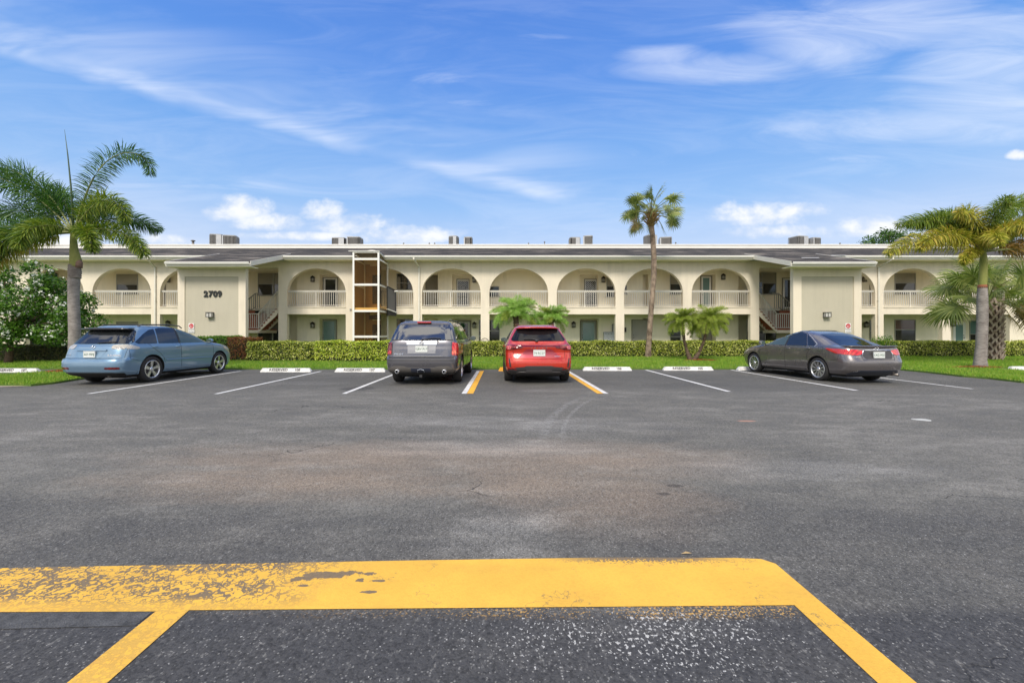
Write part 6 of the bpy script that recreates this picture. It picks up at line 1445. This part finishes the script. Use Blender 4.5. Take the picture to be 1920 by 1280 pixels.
for sg in (1, -1):
    f = (lambda P: P) if sg > 0 else mirror_y; ax = 'L' if sg > 0 else 'R'
    c.patch('tail_lamp', f([(.40,.905),(.47,.80),(.60,.78),(.86,.80),(.86,.93),(.62,.935)]), 'B', RED, off=0.012)
    c.patch('tail_lamp', [(-2.16,.81),(-2.16,.93),(-2.0,.945),(-1.66,.955),(-1.60,.945),(-1.78,.875),(-1.98,.815)], ax, RED, off=0.012)
    c.patch('headlamp', [(2.22,.62),(1.9,.78),(1.70,.83),(1.74,.76),(2.1,.60)], ax, CLRL, off=0.008)
    c.patch('fog_recess', f([(.52,.30),(.58,.44),(.86,.44),(.86,.36),(.66,.28)]), 'B', BPL, off=0.003) if False else None
c.patch('plate_recess', [(-.40,.90),(-.44,.76),(-.38,.68),(.38,.68),(.44,.76),(.40,.90)], 'B', M('dark_recess', (0.06,0.055,0.055), 0.35, 0.4), off=0.003)
c.lines('chrome_trim', [('B', [(-.45,.80),(-.40,.905),(-.2,.918),(.2,.918),(.40,.905),(.45,.80)])], CHR, 0.028, 0.006, c.root)
c.plate(0.795, 'KXG M27'); c.patch('diffuser', [(-.74,.235),(.74,.235),(.70,.32),(.52,.375),(-.52,.375),(-.70,.32)], 'B', M('dark_blue_black_plastic', (0.025,0.03,0.045), 0.35), off=0.012)
c.ring(0, .955, .062, .042, .007, CHR, extra=lambda m, el: (el(0, .962, .038, .018, .005), el(0, .955, .018, .038, .005)))
s_ = MB(); vs = []
for i in range(13):
    y = -.72 + 1.44*i/12; k = (abs(y)/.72)**2; vs += [(-2.02 + .10*k, y, 1.018), (-2.31 + .10*k, y, 1.04), (-2.33 + .10*k, y, 1.022), (-2.28 + .12*k, y, .985)]
s_.add(vs, [(4*i+k, 4*i+(k+1)%4, 4*i+4+(k+1)%4, 4*i+4+k) for i in range(12) for k in range(4)] + [(0,3,2,1), (48,49,50,51)], True); s_.build('boot_spoiler', GREY, c.root)
c.text('badge', 'HYBRID', .62, .735, .045, CHR); c.text('badge', 'SE', -.60, .735, .05, CHR)
c.lines('panel_gap', [('B', [(-.46,.66),(-.3,.655),(.3,.655),(.46,.66)]), ('B', [(.49,.92),(.46,.66)]), ('B', [(-.49,.92),(-.46,.66)])] + [x for ax in 'LR' for x in ((ax, [(1.06,1.0),(1.10,.85),(1.08,.40),(1.0,.30)]), (ax, [(-.07,1.0),(-.08,.40),(-.06,.30)]), (ax, [(-1.14,1.02),(-1.06,.92),(-.96,.74),(-.98,.60)]), (ax, [(-.92,.30),(1.0,.29)]), (ax, [(-1.36,.98),(-1.52,.98),(-1.53,.86),(-1.37,.86),(-1.36,.98)]), (ax, [(-2.05,.80),(-2.02,.66),(-1.80,.62)]))], GAP, 0.007)
c.mirror(.93, 1.02, GREY); c.handle(-.20, .90, GREY); c.handle(-1.00, .93, GREY)
an = MB(); an.tube([(-2.05, .02, .21), (-2.36, .02, .215)], .02, 6); 
e = MB(); e.tube([(-1.9,-.56,.24),(-2.37,-.58,.25)], .035, 10); e.build('exhaust', MATS['exhaust_metal'], c.root)

# ---------------------------------------------------------------- grey boxy SUV (rear view)
lv = [(.26,-2.10,2.10,.80,.35,.7),(.32,-2.28,2.28,.90,.35,.7),(.42,-2.38,2.38,.955,.33,.75),(.58,-2.42,2.42,.972,.30,.75),(.70,-2.42,2.42,.975,.28,.75),(.74,-2.38,2.41,.972,.28,.75),(.77,-2.31,2.40,.970,.26,.75),(.95,-2.28,2.34,.965,.24,.7),(1.03,-2.26,2.18,.96,.24,.65),
      (1.09,-2.25,1.9,.955,.24,.6),(1.13,-2.24,1.5,.945,.24,.55),(1.16,-2.23,1.25,.925,.24,.5),(1.19,-2.22,1.20,.905,.26,.5),(1.35,-2.12,.98,.855,.26,.5),(1.50,-2.02,.76,.805,.26,.45),(1.60,-1.94,.60,.755,.26,.45),(1.66,-1.88,.46,.70,.26,.45),(1.70,-1.80,.28,.60,.26,.4),(1.72,-1.65,.1,.42,.2,.3)]
DG = paint('graphite_grey_paint', (0.120,0.117,0.130), 0.6, 0.28)
c = Car('grey_suv', lv, 4.85, DG, 2.775, 1.43, .375, .245, 1.68, (-2.06, 13.93), R(90 - 1.6), 'dark grey boxy SUV with chrome tailgate strip and twin exhausts, left of the red SUV', tail_n=5.5)
c.wheels(5, 0.07, 'thick', 0.235); c.under(-2.0, 2.0, 0.62, .2)
both(c, 'side_window', [(1.10,1.18),(.70,1.50),(.52,1.60),(.02,1.605),(-.02,1.18)], GLS); both(c, 'side_window', [(-.10,1.18),(-.08,1.605),(-.82,1.60),(-.88,1.18)], GLS); both(c, 'side_window', [(-.96,1.18),(-.92,1.60),(-1.66,1.57),(-1.88,1.22)], GLS)
both(c, 'window_trim', [(-.025,1.175),(.0,1.61),(-.07,1.61),(-.095,1.175)], BPL, off=0.004, rnd=0); c.patch('windscreen', [(-.7,1.22),(.7,1.22),(.62,1.56),(-.62,1.56)], 'F', GLS)
c.patch('rear_window', [(-.83,1.205),(-.2,1.195),(.2,1.195),(.83,1.205),(.73,1.60),(-.73,1.60)], 'B', GLM, off=0.007, rnd=1)
c.patch('rear_window_surround', [(-.87,1.18),(.87,1.18),(.765,1.625),(-.765,1.625)], 'B', BPL, off=0.003, rnd=1)
for sg in (1, -1):
    f = (lambda P: P) if sg > 0 else mirror_y; ax = 'L' if sg > 0 else 'R'
    lampm = RED2 if sg > 0 else RED
    c.patch('tail_lamp', f([(.80,.80),(.80,1.14),(.955,1.10),(.965,.80)]), 'B', lampm, off=0.015, rnd=1)
    c.patch('tail_lamp', [(-2.20,.80),(-2.18,1.12),(-2.02,1.08),(-2.04,.80)], ax, lampm, off=0.015, rnd=1)
    c.patch('reversing_lamp', f([(.81,.83),(.81,.92),(.955,.92),(.96,.83)]), 'B', ORL if sg < 0 else RED, off=0.019, rnd=1)
    e = MB(); y = sg*.62; e.lathe([(.040,-2.44),(.052,-2.445),(.052,-2.30)], 18, 'x', (0, y, .375), cap=False); e.lathe([(.038,-2.40),(.038,-2.39)], 18, 'x', (0, y, .375)); eo = e.build('exhaust', CHR, c.root)
c.patch('bumper_step', [(-.86,.655),(.86,.655),(.86,.755),(-.86,.755)], 'B', BPL, off=0.006, rnd=0)
c.patch('lower_bumper', [(-.93,.30),(.93,.30),(.90,.42),(.74,.52),(.44,.515),(.36,.475),(-.36,.475),(-.44,.515),(-.74,.52),(-.90,.42)], 'B', M('taupe_bumper_plastic', (0.115,0.105,0.095), 0.45), off=0.010)
c.patch('bumper_insert', [(-.26,.36),(.26,.36),(.26,.465),(-.26,.465)], 'B', M('blue_black_insert', (0.03,0.035,0.055), 0.35), off=0.018, rnd=0)
c.patch('exhaust_surround', [(-.98,.27),(.98,.27),(.95,.345),(-.95,.345)], 'B', BPL, off=0.013, rnd=0)
c.lines('tow_hook', [('B', [(-.09,.37),(-.08,.42),(0,.44),(.08,.42),(.09,.37)])], M('grey_hook', (0.3,0.32,0.36), 0.4, 0.5), 0.022, 0.03, c.root)
c.patch('chrome_strip', [(-.40,1.065),(.40,1.065),(.41,1.145),(-.41,1.145)], 'B', CHR, off=0.03, rnd=0, skirt=0.03); c.patch('plate_panel', [(-.37,.84),(.37,.84),(.38,1.06),(-.38,1.06)], 'B', M('silver_plastic', (0.24,0.24,0.25), 0.4, 0.4), off=0.010, rnd=0)
c.plate(0.965, 'GRV P17'); 
def hh(m, el):
    P = lambda y, z: c.hit('B', y, z)[0] + Vector((-.035, 0, 0))
    m.tube([P(.028,1.128), P(.020,1.085)], .006, 5); m.tube([P(-.028,1.128), P(-.020,1.085)], .006, 5); m.tube([P(.022,1.106), P(-.022,1.106)], .006, 5)
hb = MB(); hh(hb, None); q = [c.hit('B', .055*math.cos(a), 1.106 + .036*math.sin(a))[0] + Vector((-.034,0,0)) for a in [2*math.pi*i/20 for i in range(21)]]; hb.tube(q, .006, 5); hb.build('badge', M('dark_chrome', (0.12,0.12,0.12), 0.2, 1.0), c.root)
c.text('badge', 'PILOT', .60, .825, .058, CHR, 1.5); 
b3 = MB(); b3.box(-1.96,-1.84,-.19,.19,1.655,1.695); b3.build('brake_lamp', RED, c.root, bevel=0.01)
c.lines('wiper', [('B', [(.02,1.19),(-.28,1.235),(-.5,1.225)])], BPL, .022, .03, c.root)
kk = MB(); [kk.box(c.hit('B', y, 1.17)[0].x - .03, c.hit('B', y, 1.17)[0].x + .02, y - .015, y + .015, 1.155, 1.19) for y in (.0, -.42)]; kk.build('wiper_pivot', BPL, c.root)
c.lines('panel_gap', [('B', [(-.79,.78),(.79,.78)]), ('B', [(.785,1.15),(.785,.78)]), ('B', [(-.785,1.15),(-.785,.78)])] + [x for ax in 'LR' for x in ((ax, [(1.14,1.14),(1.16,.5),(1.08,.38)]), (ax, [(-.06,1.16),(-.06,.38)]), (ax, [(-1.0,1.16),(-.98,.72)]), (ax, [(-.92,.38),(1.06,.38)]))], GAP, 0.008)
c.lines('tailgate_edge', [('B', [(-.79,.768),(.79,.768)])], CHR, 0.012, 0.004, c.root)
c.mirror(1.02, 1.17, DG); c.handle(-.16, 1.04, DG); c.handle(-.98, 1.06, DG)
for sg in (1, -1):
    rr_ = MB(); rr_.tube([(-1.6, sg*.60, 1.68), (-1.5, sg*.62, 1.735), (.1, sg*.64, 1.745), (.28, sg*.64, 1.68)], .018, 8); rr_.build('roof_rail', MATS['dark_rail'], c.root)
hp = MB(); hp.box(-2.40,-2.25,-.035,.035,.22,.29); hp.build('tow_hitch', BPL, c.root)

# ---------------------------------------------------------------- red SUV (rear view)
lv = [(.22,-2.02,2.05,.76,.4,.7),(.28,-2.18,2.22,.85,.4,.75),(.36,-2.29,2.30,.905,.36,.8),(.48,-2.33,2.33,.925,.34,.85),(.60,-2.33,2.33,.932,.34,.85),(.72,-2.29,2.32,.934,.34,.85),(.84,-2.24,2.26,.932,.34,.85),(.93,-2.25,2.15,.928,.34,.8),(.99,-2.27,1.96,.920,.34,.75),(1.03,-2.26,1.7,.910,.36,.7),
      (1.065,-2.20,1.40,.895,.38,.6),(1.09,-2.14,1.18,.878,.40,.55),(1.12,-2.09,1.12,.862,.42,.52),(1.25,-1.94,.88,.80,.42,.5),(1.38,-1.80,.62,.735,.42,.5),(1.48,-1.69,.38,.68,.40,.45),(1.54,-1.62,.2,.635,.40,.45),(1.58,-1.53,.05,.57,.38,.4),(1.61,-1.36,-.15,.45,.36,.35),(1.625,-1.15,-.35,.30,.3,.3)]
RDP = paint('red_paint', (0.50,0.024,0.006), 0.25, 0.25)
c = Car('red_suv', lv, 4.66, RDP, 2.69, 1.38, .365, .235, 1.62, (0.985, 14.15), R(90 + 0.6), 'bright red compact SUV with dark rear bumper between yellow lines', tail_n=4.2)
c.wheels(5, 0.07, 'thick', 0.24); c.under(-1.9, 2.0, 0.62, .18)
both(c, 'side_window', [(1.02,1.12),(.62,1.40),(.30,1.505),(.0,1.52),(-.04,1.11)], GLS); both(c, 'side_window', [(-.12,1.11),(-.10,1.52),(-.72,1.49),(-.94,1.13)], GLS); both(c, 'side_window', [(-1.0,1.13),(-.80,1.47),(-1.25,1.38),(-1.50,1.20)], GLS)
both(c, 'window_trim', [(-.045,1.105),(-.01,1.525),(-.10,1.525),(-.115,1.105)], BPL, off=0.004, rnd=0); c.patch('windscreen', [(-.68,1.15),(.68,1.15),(.56,1.48),(-.56,1.48)], 'F', GLS)
c.patch('rear_window', [(-.70,1.155),(.70,1.155),(.755,1.19),(.60,1.465),(.54,1.495),(-.54,1.495),(-.60,1.465),(-.755,1.19)], 'B', GLK, off=0.007, rnd=1)
s_ = MB(); vs = []
for i in range(13):
    y = -.60 + 1.2*i/12; k = (abs(y)/.60)**3; vs += [(-1.45 + .1*k, y, 1.592 - .035*k), (-1.84 + .12*k, y, 1.545 - .02*k), (-1.85 + .12*k, y, 1.525 - .02*k), (-1.62, y, 1.505)]
s_.add(vs, [(4*i+k, 4*i+(k+1)%4, 4*i+4+(k+1)%4, 4*i+4+k) for i in range(12) for k in range(4)] + [(0,3,2,1), (48,49,50,51)], True); s_.build('spoiler', RDP, c.root)
c.patch('light_bar', [(-.80,1.025),(-.5,1.008),(.5,1.008),(.80,1.025),(.80,1.062),(.5,1.046),(-.5,1.046),(-.80,1.062)], 'B', RED2, off=0.014, rnd=0)
for sg in (1, -1):
    f = (lambda P: P) if sg > 0 else mirror_y; ax = 'L' if sg > 0 else 'R'
    c.patch('tail_lamp', f([(.42,1.0),(.70,.925),(.88,.925),(.88,1.065),(.70,1.055),(.46,1.03)]), 'B', RED2, off=0.011, rnd=1)
    c.patch('tail_lamp', [(-2.12,.93),(-2.10,1.07),(-1.96,1.045),(-1.78,1.03),(-1.95,.96)], ax, RED2, off=0.011, rnd=1)
    c.patch('tail_lamp_lens', f([(.76,.945),(.75,1.03),(.87,1.035),(.87,.945)]), 'B', lampmat('rose_lamp', (0.55,0.10,0.10)) if 'rose_lamp' not in MATS else MATS['rose_lamp'], off=0.017, rnd=1)
    c.patch('bumper_vent', f([(.745,.46),(.80,.70),(.825,.70),(.80,.47)]), 'B', BPL, off=0.004, rnd=0)
    c.patch('reflector', f([(.60,.395),(.62,.425),(.84,.435),(.84,.40)]), 'B', RED2, off=0.012, rnd=0)
c.patch('lower_bumper', [(-.88,.245),(.88,.245),(.90,.34),(.80,.395),(.62,.455),(.40,.475),(.34,.50),(-.34,.50),(-.40,.475),(-.62,.455),(-.80,.395),(-.90,.34)], 'B', M('dark_grey_bumper_plastic', (0.045,0.042,0.042), 0.5), off=0.010, rnd=0)
c.patch('skid_plate', [(-.62,.315),(.62,.315),(.56,.345),(.36,.35),(.34,.385),(-.34,.385),(-.36,.35),(-.56,.345)], 'B', M('mid_grey_plastic', (0.13,0.12,0.12), 0.4, 0.3), off=0.020, rnd=0)
c.patch('plate_recess', [(-.56,.735),(-.36,.93),(-.32,.945),(.32,.945),(.36,.93),(.56,.735),(.52,.715),(-.52,.715)], 'B', paint('red_recess_shade', (0.30,0.014,0.028), 0.3, 0.3), off=0.003, rnd=1)  # darker copy of the body red paints recess shade on a flush patch
c.plate(0.845, '74 RC27'); c.text('badge', 'LEXUS', 0, .972, .052, CHR, 1.5, space=2.3); c.text('badge', 'NX350h', -.50, .755, .036, CHR)
c.lines('panel_gap', [('B', [(-.70,.90),(-.68,.70),(-.3,.68),(.3,.68),(.68,.70),(.70,.90)])] + [x for ax in 'LR' for x in ((ax, [(1.10,1.08),(1.12,.5),(1.04,.36)]), (ax, [(-.07,1.09),(-.07,.36)]), (ax, [(-1.25,1.10),(-1.05,.85),(-.95,.62)]), (ax, [(-.90,.36),(1.02,.36)]))], GAP, 0.008)
both(c, 'arch_trim', [(-.88,.30),(.98,.30),(.98,.38),(-.88,.38)], BPL, off=0.008, rnd=0)
c.lines('wiper', [('B', [(.0,1.165),(.18,1.20),(.40,1.195)])], BPL, .026, .03, c.root); kk = MB(); p_ = c.hit('B', .05, 1.165)[0]; kk.lathe([(.03,-.05),(.06,.0),(.065,.03)], 14, 'x', (p_.x, .05, 1.165)); kk.build('wiper_pivot', BPL, c.root)
c.mirror(1.0, 1.12, M('gloss_black2', (0.012,0.012,0.013), 0.12, var=0.0, coat=1.0)); c.handle(-.18, .98, RDP); c.handle(-1.02, 1.0, RDP)
for sg in (1, -1):
    rr_ = MB(); rr_.tube([(-1.30, sg*.50, 1.585), (-1.15, sg*.53, 1.635), (-.2, sg*.56, 1.64), (.05, sg*.57, 1.585)], .014, 8); rr_.build('roof_rail', M('red_brown_rail', (0.20,0.05,0.04), 0.3, 0.5), c.root)
